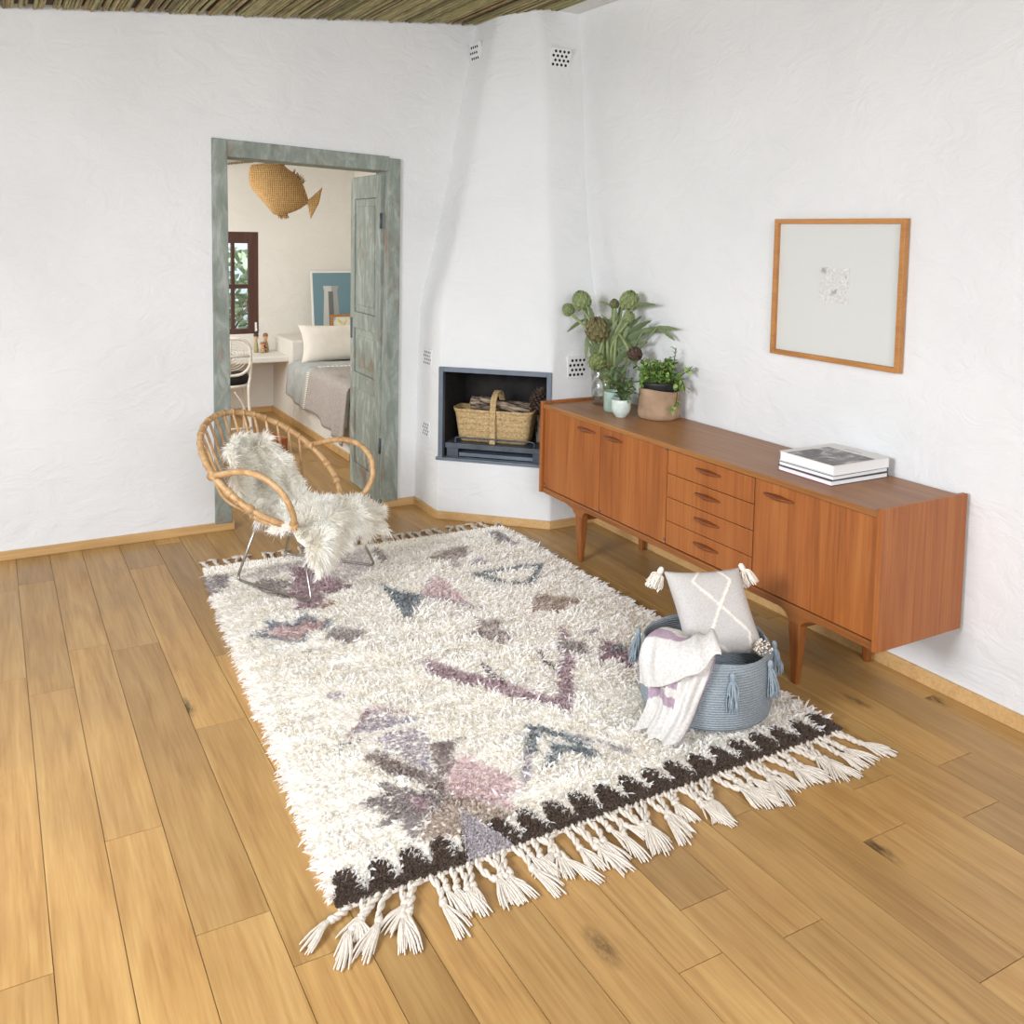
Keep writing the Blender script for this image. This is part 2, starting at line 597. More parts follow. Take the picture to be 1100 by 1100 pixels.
# skirting boards
def skirting(name, pts, t=0.014, h=0.045, zb=0.0):
    m = MB()
    for (a, b) in zip(pts, pts[1:]):
        a, b = Vector((*a, 0)), Vector((*b, 0))
        d = (b - a).normalized()
        nrm = Vector((d.y, -d.x, 0))
        e = d * (t * 0.5)
        q = [a - e * 0, b + e, b + e + nrm * t, a - e * 0 + nrm * t]
        m.hexa([(p.x, p.y, zb) for p in q][::-1], [(p.x, p.y, zb + h) for p in q][::-1])
    return struct(name, m, M['oak_trim'], bevel=0.002, seg=1)
skirting('baseboard_back', [(-3.4, DW0), (1.13, DW0)])
skirting('baseboard_chimney', [(1.985, DW0), (2.195, DW0), (2.195, 4.70), (2.666, 4.25), (2.962, 4.25)])
skirting('baseboard_right', [(2.962, 4.25), (2.962, -2.4)], h=0.055)

# door frame set in the wall, its lintel dropping a little to the right
fr = tag(bpy.data.objects.new('trim_2', None), kind='structure')
COL.objects.link(fr)
MB().hexa([(1.035, DW0 - .02, 0.04), (1.122, DW0 - .02, 0.04), (1.122, DW1 - .03, 0.04), (1.035, DW1 - .03, 0.04)],
          [(1.030, DW0 - .02, 2.086), (1.108, DW0 - .02, 2.082), (1.108, DW1 - .03, 2.082), (1.030, DW1 - .03, 2.086)]).build('door_post', M['green_paint'], fr, bevel=0.004)
MB().hexa([(1.993, DW0 - .02, 0.04), (2.078, DW0 - .02, 0.04), (2.078, DW1 - .03, 0.04), (1.993, DW1 - .03, 0.04)],
          [(2.012, DW0 - .02, 2.032), (2.082, DW0 - .02, 2.030), (2.082, DW1 - .03, 2.030), (2.012, DW1 - .03, 2.032)]).build('door_post', M['green_paint'], fr, bevel=0.004)
MB().hexa([(1.108, DW0 - .018, 1.992), (2.012, DW0 - .018, 1.958), (2.012, DW1 - .03, 1.958), (1.108, DW1 - .03, 1.992)],
          [(1.108, DW0 - .018, 2.082), (2.012, DW0 - .018, 2.042), (2.012, DW1 - .03, 2.042), (1.108, DW1 - .03, 2.082)]).build('lintel', M['green_paint'], fr, bevel=0.004)

# the door leaf, folded open into the bedroom; hinge at the right post
leaf = tag(bpy.data.objects.new('door_1', None), kind='structure')
COL.objects.link(leaf)
leaf.location = (2.010, DW1 - 0.165, 0.012)
leaf.rotation_euler = (0, 0, math.radians(88))
LW, LH, LT = 0.56, 1.935, 0.042
stile, rails = 0.075, [(0, 0.14), (0.62, 0.72), (1.00, 1.10), (1.80, LH)]
m = MB()
m.box((0, -LT / 2, 0), (stile, LT / 2, LH)).box((LW - stile, -LT / 2, 0), (LW, LT / 2, LH))
for a, b in rails:
    m.box((stile, -LT / 2, a), (LW - stile, LT / 2, b))
m.build('leaf_frame', M['green_paint'], leaf, bevel=0.004)
for (a, b) in ((0.14, 0.62), (0.72, 1.00), (1.10, 1.80)):
    MB().box((stile, -0.011, a), (LW - stile, 0.011, b)).box((stile + .045, -0.017, a + .045), (LW - stile - .045, 0.017, b - .045)).build('panel', M['green_paint'], leaf, bevel=0.006)
for z in (0.3, 1.62):
    MB().tube([(-0.004, 0.02, z), (-0.004, 0.02, z + .09)], 0.007).build('hinge', M['steel_black'], leaf)
MB().box((0.52, 0.020, 0.93), (0.545, 0.026, 1.06)).build('lock_plate', M['steel_black'], leaf)

# bedroom shell
FY = 8.18
m = MB()
WX0, WX1, WZ0, WZ1 = 1.12, 2.075, 0.70, 1.59
m.box((-0.6, FY, 0), (WX0, FY + .25, 2.5)).box((WX1, FY, 0), (3.16, FY + .25, 2.5)).box((WX0, FY, 0), (WX1, FY + .25, WZ0)).box((WX0, FY, WZ1), (WX1, FY + .25, 2.5))
struct('wall_far', m, M['plaster_bed'])
struct('wall_bedroom_right', MB().box((2.955, DW1, 0), (3.16, FY, 3.0)), M['plaster_bed'])
struct('wall_bedroom_left', MB().box((-0.6, DW1, 0), (-0.4, FY, 3.0)), M['plaster_bed'])
cz = lambda X: 2.165 + 0.14 * (X - 1.827)
m = MB().hexa([(-0.5, DW1, cz(-.5) + .35), (3.1, DW1, cz(3.1) + .35), (3.1, FY + .05, cz(3.1) + .02), (-0.5, FY + .05, cz(-.5) + .02)],
              [(-0.5, DW1, cz(-.5) + .4), (3.1, DW1, cz(3.1) + .4), (3.1, FY + .05, cz(3.1) + .1), (-0.5, FY + .05, cz(-.5) + .1)])
struct('ceiling_bedroom', m, M['plaster_bed'])
m = MB()
V = []
for k in range(150):
    X = -0.4 + k * 0.022
    m.tube([(X, FY - .035, cz(X) + .005), (X, FY + .01, cz(X) + .0)], rnd.uniform(.006, .01), 6)
struct('trim_3', m, flat('reed_ends', '#8d7a55', 0.8))
skirting('baseboard_far', [(-0.4, FY), (2.20, FY), (2.20, 6.16), (2.955, 6.16)], h=0.05)

# masonry desk, pedestal ledge and bed base are built in with the walls
struct('trim_4', MB().box((-0.4, 7.69, 0.505), (2.205, FY, 0.558)), M['plaster_bed'], bevel=0.012)
struct('trim_5', MB().box((2.20, 7.61, 0.0), (2.955, FY, 0.692)), M['plaster_bed'], bevel=0.014)
struct('trim_6', MB().box((2.20, 6.17, 0.0), (2.955, 7.61, 0.36)).box((2.262, 6.20, 0.36), (2.955, 7.61, 0.480)), M['plaster_bed'], bevel=0.012)

# bedroom window: brown casements
M['brown_wood'] = wood('brown_window_wood', '#3a211a', '#4a2b21', '#5a382b', 2, 18, 0.5, 10)
win = tag(bpy.data.objects.new('window_1', None), kind='structure')
COL.objects.link(win)
x = NT('window_glass')
x.set(Base_Color=(1, 1, 1, 1), Roughness=0.0, IOR=1.45)
x.b.inputs['Transmission Weight'].default_value = 1.0
tr = x.n('BsdfTransparent')
gl = x.n('BsdfGlossy')
gl.inputs['Roughness'].default_value = 0.02
ms = x.n('MixShader')
ms.inputs[0].default_value = 0.05
x.l(tr.outputs[0], ms.inputs[1]); x.l(gl.outputs[0], ms.inputs[2])
x.l(ms.outputs[0], x.t.nodes['Material Output'].inputs['Surface'])
M['pane'] = x.m
def casement(x0, x1):
    m = MB()
    st = 0.085
    ya, yb = FY + .01, FY + .055
    m.box((x0, ya, WZ0), (x0 + st, yb, WZ1)).box((x1 - st, ya, WZ0), (x1, yb, WZ1))
    m.box((x0 + st, ya, WZ0), (x1 - st, yb, WZ0 + .045)).box((x0 + st, ya, WZ1 - .10), (x1 - st, yb, WZ1))
    xm = x1 - st - .1325
    m.box((xm - .014, ya, WZ0 + .045), (xm + .014, yb, WZ1 - .1))
    m.box((x0 + st, ya + .004, 1.097), (x1 - st, yb - .004, 1.134))
    o = m.build('window_frame', M['brown_wood'], win, bevel=0.003)
    MB().box((x0 + st, FY + .03, WZ0 + .045), (x1 - st, FY + .034, WZ1 - .1)).build('window_pane', M['pane'], win)
casement(1.60, WX1)
casement(WX0, 1.60)
MB().box((2.042, FY - .004, 0.72), (2.058, FY + .012, 0.80)).box((2.044, FY - .03, 0.735), (2.056, FY, 0.747)).build('window_handle', M['white_paint'], win, bevel=0.003)
# the garden outside
struct('wall_garden', MB().box((-1.5, 10.6, -0.5), (5, 10.9, 1.5)), mottled('pale_garden_stone', '#aab8c4', '#d5dde3', 5, 0.9, 0.3))
struct('ground_garden', MB().box((-3, FY + .25, -0.6), (6, 14, -0.5)), mottled('garden_ground', '#8c8a75', '#b3ad92', 3, 0.9))

# ================================================================== THE RUG
RUG_SHAPES = [
    ('grey', [(0.841, 4.338), (0.974, 4.321), (0.926, 4.16), (0.838, 4.076), (0.831, 4.172)]),
    ('pale', [(0.989, 4.263), (1.25, 4.329), (1.648, 4.375), (1.562, 4.052), (1.397, 3.958), (1.235, 4.216), (1.072, 4.171)]),  # pale woven band, its grey partly the chair's shadow put into the colour
    ('grybr', [(1.67, 4.334), (1.702, 4.318), (1.666, 4.12), (1.622, 4.184)]),
    ('grybr', [(1.026, 4.145), (1.093, 4.186), (1.173, 4.12), (1.183, 4.041), (1.106, 3.94), (1.063, 3.985), (1.025, 4.05)]),
    ('mauve', [(1.23, 4.258), (1.293, 4.24), (1.361, 4.05), (1.408, 3.904), (1.295, 3.878), (1.263, 3.93), (1.273, 3.811), (1.208, 3.756), (1.11, 3.764), (1.169, 3.886), (1.091, 3.914), (1.183, 4.041)]),
    ('rust', [(1.211, 3.765), (1.297, 3.787), (1.297, 3.765), (1.215, 3.731)]),
    ('bluegrey', [(0.877, 3.606), (0.965, 3.617), (0.978, 3.708), (1.028, 3.662), (1.061, 3.626), (1.117, 3.687), (1.16, 3.655), (1.153, 3.609), (1.238, 3.615), (1.168, 3.542), (1.087, 3.517), (1.063, 3.438), (0.974, 3.52), (0.929, 3.561)]),
    ('pink', [(0.939, 3.602), (0.99, 3.604), (0.991, 3.662), (1.06, 3.597), (1.113, 3.649), (1.139, 3.625), (1.147, 3.592), (1.21, 3.599), (1.129, 3.533), (1.07, 3.507), (1.043, 3.466), (0.991, 3.529)]),
    ('grybr', [(1.131, 3.439), (1.186, 3.504), (1.303, 3.425), (1.201, 3.358)]),
    ('lav', [(1.015, 3.375), (1.055, 3.389), (1.096, 3.364), (1.037, 3.355)]),
    ('lav', [(0.986, 3.01), (1.075, 3.017), (1.044, 2.971), (1.012, 2.971)]),
    ('slate', [(1.532, 3.848), (1.639, 3.663), (1.482, 3.465)]),
    ('lav', [(1.506, 3.906), (1.559, 3.849), (1.526, 3.821)]),
    ('lav', [(1.635, 3.665), (1.753, 3.843), (1.743, 3.802), (1.614, 3.593), (1.461, 3.414)]),
    ('grey', [(2.313, 4.318), (2.378, 4.308), (2.357, 4.048), (2.277, 4.148)]),
    ('mushroom', [(1.86, 4.088), (2.008, 4.164), (2.125, 4.164), (2.046, 4.031), (1.97, 3.979), (1.95, 3.901), (1.914, 3.902), (1.952, 4.006)]),
    ('lav', [(2.009, 3.934), (2.081, 3.977), (2.111, 3.901), (2.011, 3.912)]),
    ('pale_pink', [(1.793, 3.862), (1.802, 3.792), (1.789, 3.498), (1.65, 3.67), (1.692, 3.739)]),
    ('lav', [(1.65, 3.67), (1.795, 3.509), (1.814, 3.416), (1.782, 3.418), (1.719, 3.534), (1.625, 3.639)]),
    ('tan', [(1.969, 3.296), (2.108, 3.452), (2.254, 3.304), (2.166, 3.278), (2.076, 3.228), (2.034, 3.29)]),
    ('mushroom', [(1.636, 3.224), (1.711, 3.259), (1.744, 3.344), (1.765, 3.282), (1.826, 3.276), (1.756, 3.187), (1.824, 3.139), (1.725, 3.073), (1.688, 3.138)]),
    ('mauve', [(2.01, 3.106), (2.005, 3.022), (1.921, 2.983)]),
    ('grybr', [(1.938, 3.009), (1.986, 2.985), (2.024, 2.912), (1.959, 2.847), (1.878, 2.915)]),
    ('lav', [(2.056, 3.033), (2.148, 3.035), (2.108, 2.97)]),
    ('mauve', [(2.094, 2.918), (2.136, 2.884), (2.141, 2.801), (2.102, 2.713), (2.032, 2.669), (2.04, 2.766), (1.94, 2.765), (2.027, 2.838)]),
    ('bluegrey', [(2.07, 2.861), (2.152, 2.869), (2.125, 2.81), (2.066, 2.818)]),
    ('mauve', [(1.393, 3.104), (1.425, 3.041), (1.582, 2.78), (1.681, 2.617), (1.788, 2.771), (1.886, 2.911), (1.916, 2.884), (1.83, 2.729), (1.674, 2.512), (1.649, 2.581), (1.539, 2.736), (1.373, 2.986)]),
    ('dark', [(1.583, 2.976), (1.591, 2.945), (1.568, 2.865), (1.586, 2.787), (1.57, 2.776), (1.556, 2.861)]),
    ('dark', [(1.799, 2.973), (1.808, 2.951), (1.799, 2.869), (1.809, 2.821), (1.798, 2.811), (1.786, 2.865)]),
    ('dark', [(1.674, 2.8), (1.689, 2.793), (1.67, 2.777)]),
    ('dark', [(1.637, 2.879), (1.651, 2.852), (1.639, 2.848)]),
    ('lav', [(0.981, 2.732), (1.092, 2.829), (1.225, 2.706), (1.114, 2.706)]),
    ('lav', [(1.045, 2.668), (1.101, 2.689), (1.216, 2.655), (1.184, 2.57), (1.13, 2.391), (1.11, 2.446), (1.084, 2.528), (1.062, 2.61)]),
    ('brown', [(1.19, 2.568), (1.277, 2.559), (1.224, 2.477), (1.203, 2.408), (1.162, 2.375), (1.142, 2.396), (1.167, 2.484)]),
    ('brown', [(0.965, 2.579), (1.035, 2.588), (1.076, 2.509), (1.123, 2.395), (1.163, 2.352), (1.103, 2.301), (1.08, 2.354), (1.057, 2.408), (1.014, 2.474)]),
    ('pale_pink', [(1.202, 2.431), (1.26, 2.447), (1.282, 2.389), (1.317, 2.337), (1.343, 2.226), (1.273, 2.212), (1.262, 2.139), (1.21, 2.185), (1.166, 2.238), (1.127, 2.289), (1.124, 2.321)]),
    ('tan', [(1.108, 2.299), (1.156, 2.263), (1.206, 2.178), (1.253, 2.124), (1.187, 2.122), (1.144, 2.126), (1.134, 2.197), (1.112, 2.199), (1.08, 2.124), (1.034, 2.131), (0.971, 2.147), (1.029, 2.215)]),
    ('dkgrey', [(0.966, 2.457), (1.004, 2.394), (1.059, 2.345), (1.113, 2.296), (1.051, 2.25), (0.983, 2.175), (0.956, 2.15), (0.962, 2.213), (0.973, 2.253), (0.937, 2.245), (0.884, 2.246), (0.939, 2.29), (0.92, 2.339), (0.889, 2.374), (0.936, 2.38), (0.97, 2.381)]),
    ('mauve', [(1.0, 2.356), (1.081, 2.303), (1.021, 2.247)]),
    ('GREYTRI', [(1.117, 2.215), (1.133, 2.15), (1.157, 2.066), (1.182, 1.947), (1.02, 1.95), (1.064, 2.08)]),
]
RUG_LINES = [
    ('slate', 0.028, [(1.956, 3.78), (2.297, 3.755), (2.139, 3.574), (2.029, 3.668), (1.956, 3.78)]),
    ('slate', 0.03, [(1.523, 2.501), (1.58, 2.439), (1.615, 2.278)]),
    ('slate', 0.03, [(1.522, 2.488), (1.444, 2.374)]),
    ('slate', 0.03, [(1.455, 2.293), (1.533, 2.363), (1.568, 2.321), (1.615, 2.278)]),
    ('lav', 0.022, [(1.357, 2.25), (1.42, 2.369)]),
    ('lav', 0.016, [(1.62, 2.379), (1.67, 2.316), (1.718, 2.242)]),
    ('grey', 0.008, [(0.929, 2.684), (0.997, 2.692)]),
    ('mauve', 0.012, [(0.976, 2.725), (1.101, 2.848), (1.188, 2.77)]),
]

RC = {'grey': '#8d888b', 'pale': '#cfcbc9', 'grybr': '#9b928d', 'mauve': '#a58790', 'rust': '#a58a78', 'bluegrey': '#7d8790', 'pink': '#c2a3a4',
      'lav': '#aca6b0', 'slate': '#6d7a80', 'mushroom': '#a89a92', 'pale_pink': '#d9c3c4', 'tan': '#b09d8b', 'dark': '#4b3f38', 'brown': '#8d7d76',
      'dkgrey': '#857c79', 'GREYTRI': '#9e969a', 'band': '#6a5b50', 'cream': '#fefbf5'}
RC = {k: np.array(lin(v)) for k, v in RC.items()}
for k_ in RC:
    if k_ not in ('cream', 'band'):
        g_ = RC[k_][:3].mean()
        RC[k_] = np.append(np.clip((RC[k_][:3] * np.array([1.04, .99, .96]) * .92 + g_ * .08) ** .54, 0, .95), 1)
QFL, QFR, QBR, QBL = np.array((0.695, 2.012)), np.array((2.412, 2.015)), np.array((2.432, 4.375)), np.array((0.857, 4.440))

def in_poly(px, py, pts):
    r = np.zeros(len(px), bool)
    j = len(pts) - 1
    for i in range(len(pts)):
        (xi, yi), (xj, yj) = pts[i], pts[j]
        c = ((yi > py) != (yj > py)) & (px < (xj - xi) * (py - yi) / (yj - yi + 1e-12) + xi)
        r ^= c
        j = i
    return r

def seg_dist(px, py, pts):
    d = np.full(len(px), 9.0)
    for (ax, ay), (bx, by) in zip(pts, pts[1:]):
        dx, dy = bx - ax, by - ay
        t = np.clip(((px - ax) * dx + (py - ay) * dy) / (dx * dx + dy * dy + 1e-12), 0, 1)
        d = np.minimum(d, np.hypot(px - ax - t * dx, py - ay - t * dy))
    return d

def rug_xy(u, v):
    u, v = u[:, None], v[:, None]
    return (QFL * (1 - u) + QFR * u) * (1 - v) + (QBL * (1 - u) + QBR * u) * v

rug = thing('rug', 'cream shaggy wool rug with scattered mauve, grey and blue shapes and a dark toothed border', 'rug', (1.6, 3.2, 0))
NR = 118000
u, v = npr.random(NR), npr.random(NR) ** 1.12
nlow = 34000
ul, vl = npr.random(nlow), npr.random(nlow) * 0.075
v = np.clip((np.round(v / .0075) + npr.normal(size=NR) * .22) * .0075, 0, 1)
xy = rug_xy(np.concatenate([u, ul]), np.concatenate([v, vl]))
uu, vv = np.concatenate([u, ul]), np.concatenate([v, vl])
low_only = np.concatenate([np.zeros(NR, bool), np.ones(nlow, bool)])
jx = xy[:, 0] + npr.normal(size=len(xy)) * 0.005
jy = xy[:, 1] + npr.normal(size=len(xy)) * 0.005
col = np.repeat(RC['cream'][None], len(xy), 0)
# natural cream varies from row to row
rows = np.sin(jy * 23 + 2 * np.sin(jx * 3)) * np.sin(jy * 61 + jx * 2)
col[:, :3] *= (1 + 0.05 * rows)[:, None]
length = np.full(len(xy), 0.0335)
for name, pts in RUG_SHAPES:
    k = in_poly(jx, jy, pts)
    col[k] = RC[name]
    if name in ('GREYTRI', 'lav', 'grey', 'pale'):
        length[k] = 0.016 if name == 'GREYTRI' else 0.022
    else:
        length[k] = 0.029
for name, w, pts in RUG_LINES:
    k = seg_dist(jx, jy, pts) < w * 0.5
    col[k] = RC[name]
# dark border with stepped teeth along the front edge
d = vv * 2.40
tp = 0.0865
ph = np.abs(((uu * 1.717 + npr.normal(size=len(uu)) * .002) / tp) % 1.0 - 0.5) * 2    # 1 in the middle of a notch
dj = d + npr.normal(size=len(d)) * 0.003
half = np.select([dj < 0.036, dj < 0.062, dj < 0.080, dj < 0.100, dj < 0.118], [2.0, 0.80, 0.66, 0.62, 0.34], -1.0)
tri = in_poly(jx, jy, [s for s in RUG_SHAPES if s[0] == 'GREYTRI'][0][1])
band = (ph < half) & ~tri
col[band] = RC['band']
length[band] = 0.013
# flat woven strip along the back edge
back = (vv > 0.965)
length[back] = np.minimum(length[back], 0.014)
keep = ~low_only | band | tri
keep &= ~((length > 0.031) & (npr.random(len(xy)) > 0.93))
xy, col, length, uu, vv = xy[keep], col[keep], length[keep], uu[keep], vv[keep]
low = length < 0.02
N = len(xy)
col[:, :3] *= (1 + npr.normal(size=(N, 1)) * 0.07)
col = np.clip(col, 0, 1)
# the pile lies over towards the front, parting in uneven rows across the width
X, Y = xy[:, 0], xy[:, 1]
s = np.sin(Y * 31 + 1.5 * np.sin(X * 4.1) + 0.9 * np.sin(X * 9.7 + Y * 7)) + 0.6 * np.sin(Y * 73 + 2 * np.sin(X * 6))
k_ = np.clip((uu - .15) / .4, 0, 1) * np.clip((vv - .1) / .3, .25, 1)
lean = np.stack([-0.62 + .55 * k_ + 0.28 * np.sin(X * 17 + Y * 9) + npr.normal(size=N) * (.16 + .22 * k_), -0.36 - 0.30 * s + npr.normal(size=N) * (.14 + .18 * k_), np.full(N, 0.58)], 1)
lean[low] = npr.normal(size=(low.sum(), 3)) * 0.3 + np.array([0, 0, 1.2])
# edge tufts hang outward over the sides
el = np.clip((0.03 - uu) / 0.03, 0, 1)
er = np.clip((uu - 0.97) / 0.03, 0, 1)
lean[:, 0] += (er - el) * 1.1
bend = npr.normal(size=(N, 3)) * 0.35
bend[:, 2] -= 0.45
bend[:, 1] -= 0.2
bend[low] *= 0.2
roots = np.stack([X - 1.6, Y - 3.2, np.full(N, 0.010)], 1)
length = length * (0.8 + 0.4 * npr.random(N))
width = np.where(low, 0.0030, 0.0036) * (0.75 + 0.5 * npr.random(N))
V, q, t, C = strands(roots, lean, bend, length, width, col)
V[:, 2] = np.maximum(V[:, 2], 0.004)
pile = np_mesh('pile', M['pile'], V, [q, t], rug, C)
pile['kind'] = 'stuff'
m = MB()
c4 = [QFL, QFR, QBR, QBL]
m.hexa([(p[0] - 1.6, p[1] - 3.2, 0.001) for p in c4], [(p[0] - 1.6, p[1] - 3.2, 0.013) for p in c4])
m.build('backing', mottled('rug_backing', '#e9e2d4', '#f2ede2', 60, 0.95), rug)

# fringe: twisted cords opening into loose ends, a few shapes reused
def cord(twist_len, loose_len, r, seed):
    rr = random.Random(seed)
    m = MB()
    ph = rr.random() * 6
    a, b = [], []
    n = 10
    sway = rr.uniform(-.010, .010)
    for k in range(n + 1):
        t = k / n
        y = -twist_len * t
        w = sway * sin(t * PI)
        an = ph + t * 9
        a.append((w + r * .55 * cos(an), y, 0.010 + r * .55 * sin(an)))
        b.append((w - r * .55 * cos(an), y, 0.010 - r * .55 * sin(an)))
    m.tube(a, r * .62, 6).tube(b, r * .62, 6)
    m.lathe([(r * .3, -r), (r * 1.25, -r * .4), (r * 1.25, r * .5), (r * .4, r)], 8, c=(0, -twist_len, 0.010))
    for k in range(20):
        s = rr.uniform(-1, 1)
        L = loose_len * rr.uniform(.7, 1.05)
        p = [(0, -twist_len, 0.011), (s * .009, -twist_len - L * .3, 0.012 + rr.uniform(0, .004)), (s * .019 + sway, -twist_len - L * .65, 0.008 + rr.uniform(0, .005)), (s * .026 + sway * 1.6, -twist_len - L, 0.004)]
        m.tube(smooth_path(p, 3), [.0029] * 7 + [.0025, .0021, .0012], 5)
    return m
def put_cords(n, protos, edge, off, ang, sc):
    for k in range(n):
        t = (k + .5) / n
        p = edge[0] * (1 - t) + edge[1] * t
        o = protos[k % len(protos)]
        if k >= len(protos):
            o = o.copy()
            COL.objects.link(o)
        o.parent = rug
        o.location = (p[0] - 1.6 + rnd.uniform(-.004, .004), p[1] - 3.2 + off, 0)
        o.rotation_euler = (0, 0, ang(t) + rnd.gauss(0, .22))
        o.scale = (1, sc * rnd.uniform(.85, 1.12), 1)
fr_mat = mottled('fringe_wool', '#c3b9aa', '#d6cdbf', 120, 0.95, 0.3)
front = [cord(rnd.uniform(.05, .09), rnd.uniform(.07, .10), .0085, k).build('tassel', fr_mat) for k in range(9)]
put_cords(64, front, (QFL + np.array((.012, 0)), QFR - np.array((.012, 0))), 0.002, lambda t: -0.95 * max(0, .2 - t) / .2 - 0.05 + .40 * max(0, t - .7), 1.13)
backc = [cord(rnd.uniform(.07, .10), .045, .0085, 50 + k).build('tassel', fr_mat) for k in range(6)]
put_cords(36, backc, (QBL + np.array((.012, 0)), QBR - np.array((.012, 0))), -0.002, lambda t: PI + .25 * (t < .2) - .1, 1.0)

# ================================================================== SIDEBOARD
sb = thing('sideboard', 'long low teak sideboard with three doors, four drawers and tapered legs against the white wall', 'sideboard', (2.522, 4.114, 0), -PI / 2)
SL, SD = 2.14, 0.425
ZB, ZT = 0.292, 0.735
m = MB()
m.box((.018, .02, ZB), (SL - .018, SD, ZB + .018)).box((.018, SD - .012, ZB), (SL - .018, SD, ZT - .02))
for xx in (0.531, 1.031, 1.552):
    m.box((xx - .009, .02, ZB + .018), (xx + .009, SD - .012, ZT - .02))
m.box((.018, .017, ZB + .018), (SL - .018, .020, ZT - .02), 1)  # dark sheet behind the fronts, paints the shade in their gaps
m.build('carcass', [M['teak_edge'], M['gap_shade']], sb)
for a, b in ((0, .02), (SL - .02, SL)):
    MB().box((a, -.014, ZB - .027), (b, SD, ZT + .012)).build('end_panel', M['teak_v'], sb, bevel=.003)
MB().box((.02, -.008, ZT - .022), (SL - .02, SD, ZT)).build('top', M['teak_h'], sb, bevel=.002)

def pull():
    """long sculpted wooden lip over a scooped recess"""
    m = MB()
    L = 0.150
    rings = []
    n = 20
    for k in range(n + 1):
        t = k / n
        x0 = (t - .5) * L
        e = max(0.0, 1 - (2 * t - 1) ** 2) ** .5
        wob = 0.75 + .25 * cos((t - .5) * 2 * PI)
        d = .004 + .019 * e * wob
        h = .0032 + .0068 * e * wob
        rings.append([(x0, -.0005, -h), (x0, -d * .7, -h * .8), (x0, -d, -h * .1), (x0, -d * .8, h * .55), (x0, -d * .25, h), (x0, -.0005, h)])
    m.loft(rings, True, True)
    return m
pull_mesh = None
def put_pull(parent, x0, z0):
    global pull_mesh
    if pull_mesh is None:
        o = pull().build('handle', M['teak_dark'])
        pull_mesh = o.data
    else:
        o = bpy.data.objects.new('handle', pull_mesh)
        COL.objects.link(o)
    o.parent = parent
    o.location = (x0, 0, z0)
G = 0.0025
FZ0, FZ1 = ZB + .0045, ZT - .025
DOORS = [(.022, .531, .413, .672), (.531, 1.031, .633, .672), (1.552, SL - .022, 1.676, .665)]
for (a, b, hx, hz) in DOORS:
    dr = MB().box((a + G, 0, FZ0), (b - G, .017, FZ1)).build('door', M['teak_v'], sb, bevel=.0015)
    put_pull(dr, hx, hz)
for (xx, zz) in ((.545, ZB + .012), (1.026, ZB + .022), (1.026, ZT - .028), (.036, ZB + .022)):
    MB().box((xx - .006, -.003, zz - .004), (xx + .006, .004, zz + .004)).build('hinge', M['steel_black'], sb)
step = (FZ1 - FZ0) / 4
for k in range(4):
    z0 = FZ0 + k * step
    dr = MB().box((1.031 + G, 0, z0 + .0015), (1.552 - G, .017, z0 + step - .0015)).build('drawer', M['teak_v'], sb, bevel=.0015)
    put_pull(dr, 1.290, z0 + step * .60)
# underframe: rails that sweep down into the legs
m = MB()
LX0, LX1 = .363, 1.778
ZR = ZB + .0005
def rail_profile(y0, y1):
    x0, x1, th = .021, SL - .021, .028
    top = [(x0, ZR), (x1, ZR)]
    low = [(x0, ZR - th)]
    for lx in (LX0, LX1):
        rl, rr_ = (.10, .055) if lx == LX0 else (.055, .10)
        for k in range(8):
            a = k / 7 * PI / 2
            low.append((lx - .026 - rl * (1 - sin(a)), ZR - th - .05 * (1 - cos(a))))
        low += [(lx - .024, ZR - .10), (lx + .024, ZR - .10)]
        for k in range(8):
            a = (1 - k / 7) * PI / 2
            low.append((lx + .026 + rr_ * (1 - sin(a)), ZR - th - .05 * (1 - cos(a))))
    low.append((x1, ZR - th))
    pts = low + top[::-1]
    n = len(pts)
    vs = [(px, y0, pz) for px, pz in pts] + [(px, y1, pz) for px, pz in pts]
    fs = [list(range(n)), list(range(2 * n - 1, n - 1, -1))]
    for k in range(n):
        j = (k + 1) % n
        fs.append([j, k, n + k, n + j])
    return vs, fs
for (a, b) in ((-.004, .032), (SD - .045, SD - .013)):
    m = MB(); m.add(*rail_profile(a, b)); m.build('rail', M['teak_edge'], sb, bevel=.004)
for lx in (LX0, LX1):
    MB().box((lx - .012, .03, ZR - .085), (lx + .012, SD - .04, ZR - .035)).build('cross_rail', M['teak_edge'], sb, bevel=.003)
    for ly in (.016, SD - .029):
        rings = []
        for z, r in ((ZR - .055, .027), (ZR - .085, .027), (.12, .0215), (0.0, .0145)):
            rings.append([(lx + sx * r, ly + sy * r * .8, z) for sx, sy in ((-1, -1), (1, -1), (1, 1), (-1, 1))])
        MB().loft(rings[::-1], True, True, smooth=False).build('leg', M['teak_leg'], sb, bevel=.006, seg=3)

# ------------------------------------------------------------------ picture on the right wall
pic = thing('framed_picture', 'oak framed small pencil sketch on a wide white mount, hanging on the right wall', 'picture', (2.960, 2.595, 1.412), -PI / 2)
PW, PH = .325, .287
m = MB()
fw, fd = .020, .030
m.box((-PW, -fd, -PH), (-PW + fw, -.004, PH)).box((PW - fw, -fd, -PH), (PW, -.004, PH))
m.box((-PW + fw, -fd, -PH), (PW - fw, -.004, -PH + fw)).box((-PW + fw, -fd, PH - fw), (PW - fw, -.004, PH))
M['oak_frame'] = wood('oak_frame_wood', '#9c6630', '#b27a3f', '#c48b4d', 0, 18, .45, 10)
m.build('frame', M['oak_frame'], pic, bevel=.0015)
MB().box((-PW + fw, -.012, -PH + fw), (PW - fw, -.006, PH - fw)).build('mount', flat('mount_board', '#d6d8d2', .6), pic)
x = NT('pencil_sketch')
v = x.coords()
a = x.noise(v, 55, 5, .75, 2.0)
b = x.noise(v, 16, 2, .5)
